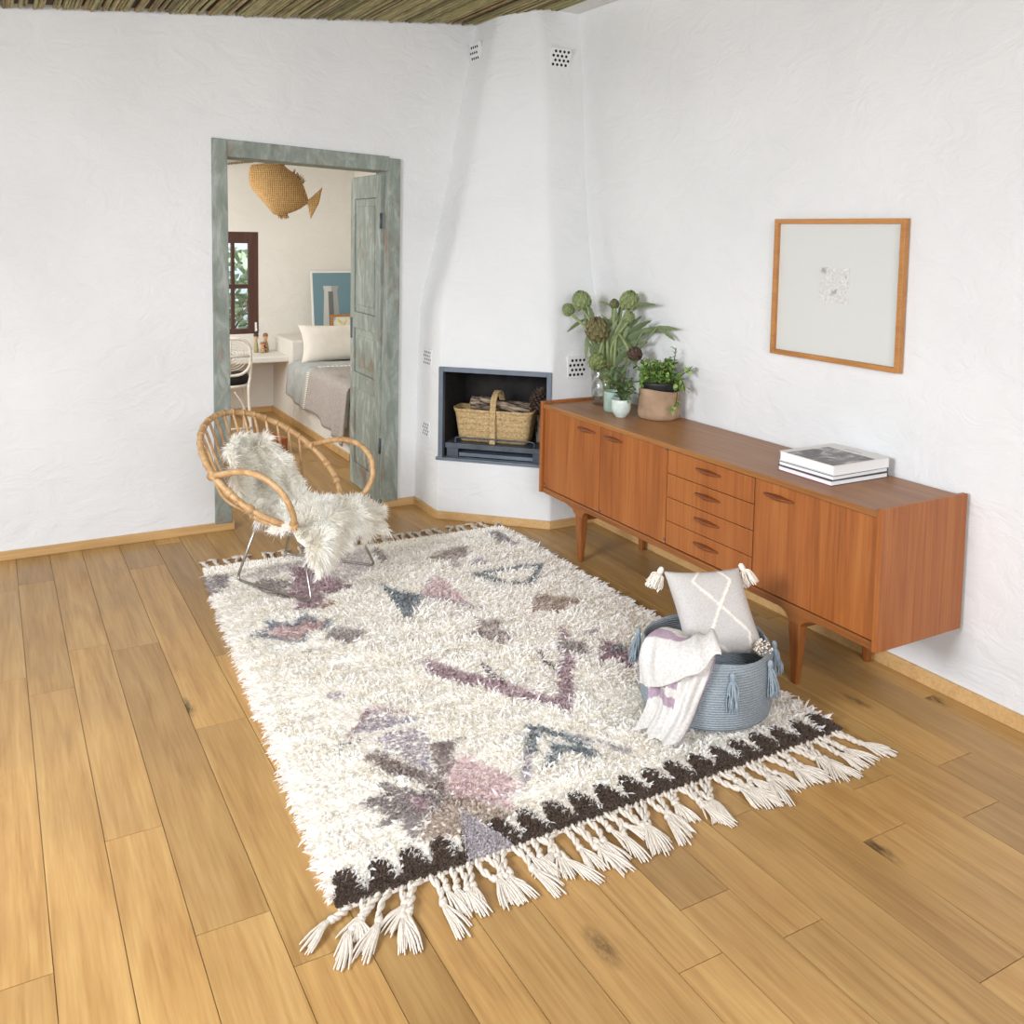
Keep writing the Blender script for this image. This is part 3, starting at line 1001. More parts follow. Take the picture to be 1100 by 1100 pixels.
ln = x.ramp(a, [(.45, (1, 1, 1, 1)), (.50, (.35, .34, .33, 1)), (.55, (1, 1, 1, 1))])
dk = x.ramp(b, [(.60, (1, 1, 1, 1)), (.66, (.2, .18, .18, 1))])
x.color(x.mix(x.mix(lin('#e6e6e1'), ln, .75, 'MULTIPLY'), dk, .6, 'MULTIPLY'))
x.set(Roughness=.7)
MB().box((-.080, -.0150, -.048), (.068, -.0122, .092)).build('sketch', x.m, pic)
x = NT('picture_glass')
gl = x.n('BsdfGlossy'); gl.inputs['Roughness'].default_value = .06
tr = x.n('BsdfTransparent')
ms = x.n('MixShader'); ms.inputs[0].default_value = .05
x.l(tr.outputs[0], ms.inputs[1]); x.l(gl.outputs[0], ms.inputs[2])
x.l(ms.outputs[0], x.t.nodes['Material Output'].inputs['Surface'])
MB().box((-PW + fw, -.022, -PH + fw), (PW - fw, -.020, PH - fw)).build('glass', x.m, pic)

M['pale_hole_disc'] = flat('hole_shade_pale', '#8f8a8f', .9)  # greyer painted shade for the fainter holes on the left face
# ------------------------------------------------------------------ pierced plaster vents on the chimney
def vent(label, loc, rz, tilt, w, h, rows=4, cols=4, hm='hole_disc', hr=.0080):
    t = thing('air_vent', label, 'vent', loc, rz, 'pierced vents of the fireplace')
    t.rotation_euler = (tilt, 0, rz)
    MB().box((-w / 2, -.0015, -h / 2), (w / 2, .02, h / 2)).build('plate', M['plaster'], t, bevel=.003)
    for r in range(rows):
        for c in range(cols):
            px = (c - (cols - 1) / 2 + (.25 if r % 2 else -.25)) * w * .82 / cols
            pz = (r - (rows - 1) / 2) * h * .84 / rows
            o = MB().lathe([(.0001, -.0006), (hr, -.0006), (hr, .0006), (.0001, .0006)], 12)
            o.v = [(a, c2, b) for a, b, c2 in o.v]
            o.v = [(px + a, -.0017 + c2, pz + b) for a, c2, b in o.v]
            o.build('hole_disc', M[hm], t)  # flat disc on the plate, its colour stands for the shade inside
vent('square pierced vent high on the right face of the chimney', (2.815, 4.474, 2.595), 0, .10, .135, .115)
vent('pierced vent low on the chimney beside the artichokes', (2.822, 4.249, .888), 0, 0, .125, .125)
vent('pierced vent high on the left face of the chimney near the ceiling', (2.517, 4.945, 2.65), -PI / 2, .10, .12, .15)
vent('pierced vent on the left chimney face level with the fire opening top', (2.200, 4.868, .897), -PI / 2, 0, .115, .10, 4, 4, 'pale_hole_disc', .0075)
vent('lowest pierced vent on the left face of the chimney', (2.1965, 4.872, .480), -PI / 2, 0, .10, .09, 4, 3, 'pale_hole_disc', .0075)

# ------------------------------------------------------------------ fireplace
fp = thing('fireplace', 'black steel framed fire opening in the white corner chimney', 'fireplace', (2.4305, 4.475, 0), math.atan2(-.45, .471))
X0, X1, Z0, Z1 = -.322, .322, .345, .868
m = MB()
t_ = .026
m.box((X0, -.014, Z0), (X0 + t_, .03, Z1)).box((X1 - t_, -.014, Z0), (X1, .03, Z1)).box((X0 + t_, -.014, Z1 - t_), (X1 - t_, .03, Z1))
m.box((X0 - .012, -.02, Z0 - .004), (X1 + .004, .03, Z0 + .012))
m.build('frame', M['steel_frame'], fp, bevel=.002)
m = MB()
D = .34
fx = .30
m.add([(X0 + .01, .02, Z0), (X1 - .01, .02, Z0), (.27, D, Z0), (-.27, D, Z0), (X0 + .01, .02, Z1), (X1 - .01, .02, Z1), (.27, D, Z1), (-.27, D, Z1)],
      [(0, 1, 2, 3), (7, 6, 5, 4), (0, 3, 7, 4), (3, 2, 6, 7), (2, 1, 5, 6)])
m.build('firebox', M['soot'], fp, solid=.004)
gr = MB().box((-.292, .022, .405), (.292, .30, .434)).build('hearth_plate', M['steel_black'], fp, bevel=.002)
for xx in (-.250, .250):
    MB().box((xx - .033, .030, Z0 + .012), (xx + .033, .28, .405)).build('support', M['steel_black'], gr)
MB().box((-.215, .040, Z0 + .013), (.215, .26, .378)).build('ash_drawer', M['steel_frame'], fp, bevel=.002)
MB().tube(smooth_path([(-.235, .045, .434), (-.238, .045, .452), (-.222, .045, .464), (-.1, .045, .464), (.1, .045, .464), (.205, .045, .464), (.221, .045, .452), (.218, .045, .434)], 5), .0045, 8).build('guard_rail', M['steel_black'], fp)

# straw basket with logs on the hearth plate
x = NT('braided_straw')
v = x.coords((1, 1, 1))
a = x.noise(v, 95, 4, .7, .5)
w = x.n('TexWave', wave_type='BANDS', bands_direction='Z')
w.inputs['Scale'].default_value = 9.0
w.inputs['Distortion'].default_value = 3.0
w.inputs['Detail Scale'].default_value = 2.5
x.l(v, w.inputs['Vector'])
c = x.ramp(a, [(.3, '#9a7c4e'), (.52, '#c5a877'), (.72, '#dcc699')])
x.color(x.mix(c, x.ramp(w.outputs['Fac'], [(.0, (.62, .55, .45, 1)), (.22, (1, 1, 1, 1))]), .6, 'MULTIPLY'))
x.set(Roughness=.85)
x.bump(a, .8, .006)
M['straw'] = x.m
FD = fp.matrix_basis
def fpw(px, py, pz):
    return Matrix.Translation(fp.location) @ Matrix.Rotation(fp.rotation_euler[2], 4, 'Z') @ Vector((px, py, pz))
bk = thing('straw_basket', 'braided straw basket with a looped handle in the fire opening', 'basket', fpw(-.030, .150, .434), fp.rotation_euler[2])
def rrect(hx, hy, r, z, n=5, wav=0.0):
    p = []
    for (cx, cy, a0) in ((hx - r, hy - r, 0), (-hx + r, hy - r, PI / 2), (-hx + r, -hy + r, PI), (hx - r, -hy + r, 1.5 * PI)):
        for k in range(n + 1):
            a = a0 + PI / 2 * k / n
            xx, yy = cx + r * cos(a), cy + r * sin(a)
            p.append((xx, yy, z + wav * abs(xx / hx) ** 2.5))
    return p
rs = [rrect(.195, .062, .03, .002), rrect(.205, .070, .03, .02), rrect(.215, .076, .03, .09), rrect(.226, .082, .035, .15, 5, .010), rrect(.236, .088, .04, .168, 5, .016),
      rrect(.238, .088, .04, .178, 5, .018), rrect(.226, .080, .035, .176, 5, .018), rrect(.212, .070, .03, .15, 5, .008), rrect(.2, .062, .03, .03)]
MB().loft(rs, True, True).build('body', M['straw'], bk)
hp = smooth_path([(.005, -.092, .0), (.005, -.094, .10), (.005, -.092, .18), (.007, -.075, .255), (.012, -.02, .290), (.018, .04, .265), (.02, .085, .18), (.02, .090, .10)], 6)
m = MB()
hr = []
for k, p in enumerate(hp):
    a = Vector(hp[min(k + 1, len(hp) - 1)]) - Vector(hp[max(k - 1, 0)])
    a.normalize()
    n_ = Vector((0, -a.z, a.y))
    wd = .017
    th = .006
    P = Vector(p)
    hr.append([P + Vector((-wd, 0, 0)) - n_ * th, P + Vector((wd, 0, 0)) - n_ * th, P + Vector((wd, 0, 0)) + n_ * th, P + Vector((-wd, 0, 0)) + n_ * th])
m.loft(hr, True, True, smooth=False)
m.build('handle', M['straw'], bk, bevel=.003)
M['bark'] = mottled('log_bark', '#3d3129', '#b39f87', 55, .95, 1.0, (.22, 1, 1), 6, .014, .40, .62)
M['cut_wood'] = mottled('sawn_wood', '#a98455', '#c9a878', 30, .85)
def log(label, p0, p1, r):
    p0, p1 = Vector(p0), Vector(p1)
    L = (p1 - p0).length
    t = thing('log', label, 'log', p0)
    t.rotation_euler = (p1 - p0).to_track_quat('X', 'Z').to_euler()
    rings = []
    for k in range(13):
        rings.append([(L * k / 12, r * (1 + .10 * sin(5 * a + k * .7) + .06 * sin(11 * a + k)) * cos(a), r * (1 + .10 * sin(5 * a + k * .7)) * sin(a)) for a in [2 * PI * q / 18 for q in range(18)]])
    MB().loft(rings, True, False).build('bark', M['bark'], t)
    for xx in (0, L):
        MB().add([(xx, r * .98 * cos(2 * PI * q / 18), r * .98 * sin(2 * PI * q / 18)) for q in range(18)], [list(range(18))] ).build('cut_end', M['cut_wood'], t, solid=.002)
log('rough log lying across the back of the straw basket', fpw(-.185, .190, .640), fpw(.165, .165, .625), .036)
log('thinner log lying on top of the straw basket behind its handle', fpw(-.120, .150, .666), fpw(.178, .118, .618), .026)
log('short log standing upright at the right of the straw basket', fpw(.228, .215, .436), fpw(.230, .215, .590), .040)
pc = thing('pine_cone', 'brown open pine cone beside the straw basket in the fireplace', 'pine cone', fpw(.218, .190, .592), 0)
m = MB()
m.lathe([(.001, .0), (.03, .012), (.036, .05), (.024, .10), (.002, .135)], 14)
for k in range(120):
    t = k / 120
    z = .008 + t * .125
    R0 = .060 * sin(PI * (t * .8 + .16)) ** .7
    a = k * 2.39996
    ca, sa = cos(a), sin(a)
    up = .25 + .9 * t
    w_ = .012
    b0 = Vector((ca * .02, sa * .02, z))
    tp_ = Vector((ca * R0, sa * R0, z + .018 * up))
    sd = Vector((-sa, ca, 0)) * w_
    m.add([b0 - sd * .5, b0 + sd * .5, tp_ + sd, tp_ - sd, tp_ + Vector((ca * .006, sa * .006, .012)), b0 + Vector((0, 0, .012))], [(0, 1, 2, 3), (3, 2, 4), (0, 3, 4, 5), (1, 5, 4, 2)])
m.build('scales', mottled('cone_scale', '#2c221c', '#6d584a', 60, .8), pc)

# ================================================================== RATTAN LOUNGE CHAIR
ch = thing('rattan_armchair', 'round rattan armchair on thin metal legs, standing on the back left of the rug', 'armchair', (1.24, 4.12, 0.022), math.atan2(-.812, .583))
x = NT('rattan_cane')
v = x.coords()
a = x.noise(v, 26, 4, .6)
b = x.noise(v, 140, 2, .5)
c = x.ramp(a, [(.3, '#a67c4e'), (.52, '#c39c6c'), (.75, '#d6b88d')])
x.color(x.mix(c, x.ramp(b, [(.35, (.8, .78, .74, 1)), (.6, (1, 1, 1, 1))]), .5, 'MULTIPLY'))
x.set(Roughness=.42)
x.bump(b, .15, .002)
M['cane'] = x.m
HC, HA, HB, HT = Vector((-.152, -.02, .495)), .372, .340, .648
def hoop(ph, grow=0.0):
    a, b = HA + grow, HB + grow
    return Vector((-a * cos(ph) * cos(HT) + HC.x, b * sin(ph) + HC.y, a * cos(ph) * sin(HT) + HC.z))
RCN, RR = Vector((-.015, -.02, .315)), .190
def ring(ps):
    return Vector((-RR * cos(ps) + RCN.x, (RR + .02) * sin(ps) + RCN.y, RCN.z + .05 * cos(ps) * .3))
MB().tube([hoop(2 * PI * k / 72) for k in range(72)], .0145, 10, closed=True).build('outer_hoop', M['cane'], ch)
MB().tube([ring(2 * PI * k / 56) for k in range(56)], .0115, 10, closed=True).build('seat_ring', M['cane'], ch)
for k in range(15):
    ph = (k - 7) / 7 * math.radians(70)
    p0 = hoop(ph, .004)
    p3 = ring(ph * .92)
    q = (p0 + p3) / 2 + Vector((-.020, 0, -.035)) + Vector((0, (p0.y - HC.y) * .05, 0))
    pts = smooth_path([hoop(ph, .014) , p0 * .92 + p3 * .08, q, p3 + Vector((0, 0, .004))], 5)
    m = MB().tube(pts, .0068, 8)
    # the cane bent over the hoop
    m.tube([hoop(ph + a_ * .018, 0) + Vector((0, 0, .0)) + (hoop(ph, .016) - hoop(ph, 0)) * 0 for a_ in (-1, 0, 1)], .0166, 10)
    m.build('spindle', M['cane'], ch)
def seat_slats():
    for k in range(7):
        yy = (k - 3) * .050
        xx = (RR ** 2 - (yy * .9) ** 2) ** .5
        MB().tube([(RCN.x - xx, RCN.y + yy, RCN.z + .008), (RCN.x, RCN.y + yy, RCN.z - .012), (RCN.x + xx, RCN.y + yy, RCN.z)], .006, 6).build('seat_cane', M['cane'], ch)
seat_slats()
for sgn in (-1, 1):
    h0 = hoop(sgn * math.radians(82))
    pts = [h0 + Vector((-.03, 0, -.005)), h0 + Vector((.05, sgn * .012, .018)), (-.02, sgn * .355 + HC.y, .572), (.085, sgn * .352 + HC.y, .560), (.165, sgn * .335 + HC.y, .505),
           (.195, sgn * .300 + HC.y, .415), (.165, sgn * .245 + HC.y, .325)]
    MB().tube(smooth_path(pts, 8), .0135, 10).build('arm', M['cane'], ch)
    for P_, d_ in ((h0, Vector((1, 0, .1))), (Vector((.17, sgn * .255 + HC.y, .335)), Vector((.3, .5 * sgn, .8)))):
        d_.normalize()
        MB().tube([P_ - d_ * .022, P_ + d_ * .022], .0195, 10).build('cane_binding', M['cane'], ch)
for ph in (118, -118, 100, -100):
    p = hoop(math.radians(ph)); q = hoop(math.radians(ph + 5))
    MB().tube([p, q], .0185, 10).build('cane_binding', M['cane'], ch)
feet = [(-.224, -.185), (.242, -.249), (.236, .252), (-.250, .189)]
tops = [(-.120, -.150), (.120, -.170), (.130, .150), (-.120, .120)]
for (i, j) in ((0, 1), (3, 2)):
    f0, f1 = feet[i], feet[j]
    t0, t1 = tops[i], tops[j]
    P0, P1 = Vector((*f0, .006)), Vector((*f1, .006))
    T0, T1 = Vector((*t0, RCN.z - .012)), Vector((*t1, RCN.z - .012))
    def rnd_corner(a, b, c, r=.035, n=6):
        u, w = (a - b).normalized(), (c - b).normalized()
        s, e = b + u * r, b + w * r
        return [(1 - t) ** 2 * s + 2 * t * (1 - t) * b + t * t * e for t in [k / n for k in range(n + 1)]]
    MB().tube([T0] + rnd_corner(T0, P0, P1) + rnd_corner(P0, P1, T1) + [T1], .0058, 8).build('sled_leg', M['chrome'], ch)
    a = T0 * .84 + P0 * .16
    b = T1 * .84 + P1 * .16
    MB().tube([a, b], .0045, 8).build('brace', M['chrome'], ch)

# sheepskin over the chair
sk = thing('sheepskin', 'long-haired cream sheepskin draped over the back and seat of the rattan chair', 'sheepskin', ch.location, ch.rotation_euler[2])
path = smooth_path([(-.335, .600), (-.305, .550), (-.255, .465), (-.205, .375), (-.12, .325), (.0, .326), (.10, .338), (.185, .335), (.235, .300), (.262, .245)], 6)
L_ = len(path)
def sk_pt(s, w):
    i = min(int(s * (L_ - 1)), L_ - 2)
    t = s * (L_ - 1) - i
    px = path[i][0] * (1 - t) + path[i + 1][0] * t
    pz = path[i][1] * (1 - t) + path[i + 1][1] * t
    hw = .105 + .085 * min(1, s / .25) - .05 * math.exp(-((s - .47) / .09) ** 2) + .075 * max(0, min(1, (s - .5) / .3)) - .02 * max(0, s - .85) / .15
    cy = -.02 + .03 * math.exp(-((s - .1) / .12) ** 2) * -1
    curl = (w ** 2) * (.05 if s < .45 else -.045 if s > .8 else .0)
    lump = .020 * sin(s * 15 + w * 3) * cos(w * 4 + s * 5)
    return Vector((px + (curl if s < .45 else 0) + (.03 * w * w if s > .8 else 0), cy + w * hw, pz + lump + (-.05 * w * w if .55 < s <= 1 else 0) + (-.045 * max(0, -w) ** 2 * max(0, s - .75) / .25)))
NS, NWd = 40, 21
Pg = [[sk_pt(a / (NS - 1), -1 + 2 * b / (NWd - 1)) for b in range(NWd)] for a in range(NS)]
MB().grid(Pg).build('hide', mottled('sheep_hide', '#f2ece0', '#f8f4ea', 30, .95), sk, solid=.012)
NF = 46000
ss, ww = npr.random(NF), npr.random(NF) * 2 - 1
R_, N_ = np.zeros((NF, 3)), np.zeros((NF, 3))
for k in range(NF):
    p = sk_pt(ss[k], ww[k]); du = sk_pt(min(1, ss[k] + .02), ww[k]) - sk_pt(max(0, ss[k] - .02), ww[k]); dw = sk_pt(ss[k], ww[k] + .05) - sk_pt(ss[k], ww[k] - .05)
    n_ = dw.cross(du) * -1
    n_.normalize()
    R_[k] = p; N_[k] = n_
if N_[:, 2].mean() < 0:
    N_ = -N_
clump = np.stack([np.sin(ss * 47 + ww * 5), np.cos(ww * 13 + ss * 9), np.sin(ss * 29 - ww * 11)], 1)
dirs = N_ * .8 + npr.normal(size=(NF, 3)) * .22 + clump * .30
edge = np.abs(ww) > .86
dirs[edge, 1] += np.sign(ww[edge]) * .9
low_e = ss > .92
dirs[low_e, 2] -= .9
dirs[low_e, 0] += .3
dirs[ss < .06, 2] += .5
bend = clump * .35 + npr.normal(size=(NF, 3)) * .2
bend[:, 2] -= .45
cf = np.repeat(np.array(lin('#fffcf4'))[None], NF, 0)
cf[:, :3] *= (1 + npr.normal(size=(NF, 1)) * .05 + .05 * np.sin(ss * 20 + ww * 6)[:, None])
cf = np.clip(cf, 0, 1)
V, q, t, C = strands(R_, dirs, bend, .053 * (.7 + .6 * npr.random(NF)), 0.00190 * (.7 + .6 * npr.random(NF)), cf)
fur = np_mesh('fleece', M['pile'], V, [q, t], sk, C)
fur['kind'] = 'stuff'

# ================================================================== THINGS ON THE SIDEBOARD
TZ = ZT
M['clear_glass'] = NT('clear_glass').m
gn = NT('cut_glass')
gn.set(Base_Color=(1, 1, 1, 1), Roughness=.03, IOR=1.3)
tr = gn.n('BsdfTransparent'); tr.inputs['Color'].default_value = (.93, .95, .94, 1)
gl = gn.n('BsdfGlossy'); gl.inputs['Roughness'].default_value = .05
v = gn.coords()
wv = gn.n('TexWave', wave_type='BANDS', bands_direction='DIAGONAL'); wv.inputs['Scale'].default_value = 11
gn.l(v, wv.inputs['Vector'])
bp = gn.n('Bump'); bp.inputs['Strength'].default_value = .8; bp.inputs['Distance'].default_value = .01
gn.l(wv.outputs['Fac'], bp.inputs['Height']); gn.l(bp.outputs['Normal'], gl.inputs['Normal'])
fz = gn.n('LayerWeight'); fz.inputs['Blend'].default_value = .35
gn.l(bp.outputs['Normal'], fz.inputs['Normal'])
mr = gn.n('MapRange'); mr.inputs['To Min'].default_value = .04; mr.inputs['To Max'].default_value = .55
gn.l(fz.outputs['Facing'], mr.inputs['Value'])
ms = gn.n('MixShader')
gn.l(mr.outputs[0], ms.inputs[0]); gn.l(tr.outputs[0], ms.inputs[1]); gn.l(gl.outputs[0], ms.inputs[2])
gn.l(ms.outputs[0], gn.t.nodes['Material Output'].inputs['Surface'])
M['cut_glass'] = gn.m
VC = Vector((2.832, 3.950, TZ))
vase = MB().lathe([(.001, 0), (.088, 0), (.094, .006), (.097, .10), (.102, .212), (.103, .218), (.099, .218), (.093, .10), (.089, .014), (.001, .012)], 36, cap=False).build('glass_vase', M['cut_glass'])
vase.location = VC
tag(vase, 'wide clear cut-glass vase holding the artichoke stems at the left end of the sideboard', 'vase')

LEAFG = [lin('#7d8c66'), lin('#8c9a74'), lin('#98a682'), lin('#74835e')]
def blade(m, tones, base, tip, width, sag=0.0, col=None, fold=.25, n=8, side=None, lobes=0.0):
    base, tip = Vector(base), Vector(tip)
    d = tip - base
    L = d.length
    t = d.normalized()
    s = side or t.cross(Vector((.45, .85, .2)))
    s = Vector(s).normalized()
    nn_ = s.cross(t)
    rows = []
    col = col or rnd.choice(LEAFG)
    for k in range(n + 1):
        u = k / n
        w = width * (sin(PI * min(1, u * .92 + .08)) ** .7) * (1 + lobes * sin(u * 28))
        c = base + d * u + Vector((0, 0, -sag * L * u * u)) + nn_ * L * .06 * sin(PI * u)
        rows.append([c - s * w + nn_ * w * fold, c, c + s * w + nn_ * w * fold])
    m.grid(rows)
    f = rnd.uniform(.88, 1.1)
    tones += [(min(1, col[0] * f), min(1, col[1] * f), min(1, col[2] * f), 1)] * ((n + 1) * 3)

def art_head(r, c1, c2, seed):
    """globe of overlapping pointed bracts"""
    rr = random.Random(seed)
    m, T = MB(), []
    prof = [(.001, -r * .85), (r * .55, -r * .75), (r * .86, -r * .3), (r * .88, .1 * r), (r * .68, r * .6), (r * .3, r * .9), (.001, r * .98)]
    m.lathe(prof, 14)
    T += [c2] * (14 * len(prof))
    N = 52
    for k in range(N):
        t = k / (N - 1)
        th = PI * (.80 - .72 * t)
        a = k * 2.39996
        def pt(th_, a_, rad):
            return Vector((sin(th_) * cos(a_) * rad, sin(th_) * sin(a_) * rad, cos(th_) * rad * 1.12))
        w = .46 * (.5 + .6 * sin(th))
        hgt = .74
        rd = r * .97
        v0 = pt(th + .22, a - w * .5, rd * .93); v1 = pt(th + .22, a + w * .5, rd * .93)
        v2 = pt(th, a - w * .62, rd * .97); v3 = pt(th, a + w * .62, rd * .97)
        vm = pt(th, a, rd * 1.09)
        v4 = pt(max(.02, th - hgt * .55), a - w * .38, rd * 1.0); v5 = pt(max(.02, th - hgt * .55), a + w * .38, rd * 1.0)
        v6 = pt(max(.01, th - hgt * .85), a, rd * 1.17)
        m.add([v0, v1, v2, v3, vm, v4, v5, v6], [(0, 1, 3, 4), (0, 4, 2), (2, 4, 5), (4, 3, 6), (5, 4, 7), (4, 6, 7)], 0, False)
        f = rr.uniform(.88, 1.12)
        lo = tuple(min(1, x_ * f) for x_ in c1[:3]) + (1,)
        hi = tuple(min(1, x_ * f) for x_ in c2[:3]) + (1,)
        T += [lo, lo, lo, lo, lo, hi, hi, hi]
    return m, T
G1, G2, PU, DK = lin('#9aa777'), lin('#7e8b5a'), lin('#6d5a4a'), lin('#4a3a33')
ART = [('topmost green artichoke of the left pair leaning toward the chimney', (2.754, 4.115, 1.263), .050, G1, G2, (-.2, .3, 1)),
       ('small green artichoke bud at the far left of the bunch', (2.740, 4.218, 1.210), .033, G1, G2, (-.3, .6, .7)),
       ('large purple-edged artichoke at the front of the bunch', (2.741, 3.943, 1.126), .062, lin('#8a8a58'), PU, (-.35, -.2, 1)),
       ('pale green artichoke hanging lowest in front of the glass vase', (2.722, 3.914, .971), .045, lin('#97a26c'), lin('#7f8a52'), (-.5, -.4, -.5)),
       ('tiny artichoke bud at the top middle of the bunch', (2.830, 3.925, 1.261), .024, G2, PU, (0, .1, 1)),
       ('big green artichoke at the top right of the bunch', (2.855, 3.832, 1.281), .049, G1, G2, (.1, -.2, 1)),
       ('small green artichoke just below the big one at top right', (2.835, 3.805, 1.203), .029, G1, G2, (0, -.3, .6)),
       ('dark dried artichoke drooping at the right of the bunch', (2.815, 3.722, 1.028), .036, PU, DK, (.1, -.8, -.3))]
for k, (lab, p, r, c1, c2, up) in enumerate(ART):
    t = thing('artichoke', lab, 'artichoke', (VC.x + rnd.uniform(-.03, .02), VC.y + rnd.uniform(-.03, .03), TZ + .016), 0, 'artichokes in the glass vase')
    P = Vector(p) - t.location
    U = Vector(up).normalized()
    m, T = art_head(r, c1, c2, k)
    R = U.to_track_quat('Z', 'Y').to_matrix()
    m.v = [tuple(R @ Vector(q) + P) for q in m.v]
    m.build('flower_head', M['leaf_tone'], t, tone=T)
    b = P - U * r * .85
    mid = Vector((b.x * .3, b.y * .22, max(.30, b.z * .62)))
    if b.z < .30:
        mid = Vector((b.x * .45, b.y * .3, .36))
    m, T = MB(), []
    pts = smooth_path([(0, 0, 0), mid * .5, mid, b - U * r * .35, b + U * r * .1], 6)
    m.tube(pts, [.0085] * (len(pts) - 6) + [.009] * 6, 8)
    m.build('stem', mottled('artichoke_stem', '#76854f', '#96a270', 20, .7) if k == 0 else bpy.data.materials['artichoke_stem'], t)
    m, T = MB(), []
    for q in range(2 if r > .03 else 1):
        i = len(pts) * (2 + q) // 5
        a0 = rnd.random() * 6
        blade(m, T, pts[i], Vector(pts[i]) + Vector((cos(a0) * .07, sin(a0) * .05, .13)), .012, .1, lobes=.15)
    m.build('leaf', M['leaf_tone'], t, tone=T)
# long grey-green leaves standing among the heads
LV_ = [((2.821, 3.928, 1.25), (2.796, 4.022, 1.275), .007), ((2.836, 3.873, 1.237), (2.886, 3.647, 1.291), .013), ((2.829, 3.915, 1.053), (2.868, 3.737, 1.23), .014),
       ((2.829, 3.914, 1.044), (2.882, 3.676, 1.213), .018), ((2.832, 3.903, 1.036), (2.889, 3.646, 1.178), .022), ((2.869, 3.741, 1.131), (2.914, 3.514, 1.181), .016),
       ((2.889, 3.646, 1.169), (2.913, 3.529, 1.116), .010), ((2.774, 4.105, 1.17), (2.738, 4.229, 1.095), .010), ((2.781, 4.087, 1.099), (2.779, 4.103, 0.961), .012),
       ((2.824, 3.927, 1.14), (2.802, 4.005, 1.209), .010), ((2.838, 3.881, 1.03), (2.879, 3.698, 1.097), .018), ((2.833, 3.898, 1.041), (2.853, 3.826, .975), .014),
       ((2.800, 3.990, .90), (2.828, 3.901, 1.257), .034), ((2.834, 3.893, 1.09), (2.852, 3.807, 1.211), .018), ((2.81, 3.95, .92), (2.84, 3.84, 1.15), .028),
       ((2.81, 3.96, .94), (2.78, 4.04, 1.12), .022), ((2.81, 3.93, .92), (2.862, 3.76, 1.06), .020), ((2.80, 3.99, .86), (2.845, 3.86, 1.10), .024), ((2.80, 3.98, .88), (2.77, 4.06, 1.06), .020)]
LOC = [('long grey-green artichoke leaves fanning out to the right of the vase', [1, 2, 3, 4, 5, 6, 10, 11, 16]), ('broad grey-green artichoke leaves standing in the middle of the vase', [0, 7, 8, 9, 12, 13, 14, 15, 17, 18])]
for lab, ids in LOC:
    t = thing('artichoke_leaf_stalk', lab, 'foliage', (VC.x, VC.y, TZ + .016))
    for i in ids:
        a, b, w = LV_[i]
        m, T = MB(), []
        A, B = Vector(a) - t.location, Vector(b) - t.location
        blade(m, T, A, B, w, .05, lobes=.12, n=12)
        k0 = A.normalized() * 0 + Vector((A.x * .3, A.y * .3, A.z * .4))
        pth = smooth_path([(rnd.uniform(-.015, .015), rnd.uniform(-.02, .02), .002), k0, A * .98 + B * .02], 5)
        v0 = len(m.v)
        m.tube(pth, .0045, 6)
        T += [lin('#8a9668')] * (len(m.v) - v0)
        m.build('leaf', M['leaf_tone'], t, tone=T)

# green tumbler, pale bowl pot with a leafy sprig, paper planter with a bushy plant
x = NT('celadon_glaze')
v = x.coords()
x.color(x.ramp(x.noise(v, 30, 3), [(.3, '#8fa899'), (.7, '#aac0b2')]))
x.set(Roughness=.2)
x.b.inputs['Coat Weight'].default_value = .4
cup = MB().lathe([(.001, 0), (.046, 0), (.049, .004), (.0515, .012), (.052, .096), (.051, .102), (.049, .102), (.0475, .096), (.046, .012), (.001, .010)], 36, cap=False).build('ceramic_tumbler', x.m)
cup.location = (2.734, 3.775, TZ)
tag(cup, 'straight sided celadon green tumbler in front of the glass vase', 'cup')
x = NT('pale_glaze')
v = x.coords()
x.color(x.ramp(x.noise(v, 24, 4), [(.3, '#b9cbc0'), (.7, '#d6e0d8')]))
x.set(Roughness=.22)
x.b.inputs['Coat Weight'].default_value = .4
BP = Vector((2.680, 3.640, TZ))
bowl = thing('bowl_planter', 'small pale green rounded pot with a leafy sprig, foremost on the sideboard', 'plant', BP)
MB().lathe([(.001, 0), (.026, 0), (.028, .006), (.036, .014), (.0455, .032), (.0475, .05), (.0475, .084), (.0462, .088), (.0445, .084), (.044, .05), (.001, .045)], 36, cap=False).build('pot', x.m, bowl)
MB().lathe([(.001, .0), (.0255, 0), (.028, .008), (.027, .0082), (.001, .0082)], 24).build('foot', mottled('dark_green_foot', '#3d5348', '#4b6257', 20, .4), bowl)
MB().lathe([(.001, .072), (.0443, .072), (.0443, .074), (.001, .078)], 20).build('soil', M['soil'], bowl)
LG = [lin('#5f7f3c'), lin('#6f9146'), lin('#547038'), lin('#82a252')]
def leafy(parent, name, stems, leaf_len, leaf_w, per, pal, stem_r=.0022, stemcol='#5c5232'):
    m, T = MB(), []
    for pts in stems:
        P = smooth_path(pts, 5)
        v0 = len(m.v)
        m.tube(P, stem_r, 5)
        T += [lin(stemcol)] * (len(m.v) - v0)
        n = len(P)
        for k in range(per):
            t = .22 + .78 * k / per + rnd.uniform(-.02, .02)
            i = min(n - 1, max(0, int(t * (n - 1))))
            b = Vector(P[i])
            ax = (Vector(P[min(n - 1, i + 1)]) - Vector(P[max(0, i - 1)])).normalized()
            a = rnd.random() * 2 * PI
            side = ax.orthogonal().normalized()
            side.rotate(Matrix.Rotation(a, 3, ax))
            d = (side + ax * rnd.uniform(.3, .9)).normalized()
            L = leaf_len * rnd.uniform(.7, 1.2)
            blade(m, T, b, b + d * L, leaf_w * rnd.uniform(.8, 1.2), .1, rnd.choice(pal), .2, 4, side=d.cross(Vector((rnd.uniform(-.4, .4), rnd.uniform(-.4, .4), 1))))
    return m.build(name, M['leaf_tone'], parent, tone=T)
stems = []
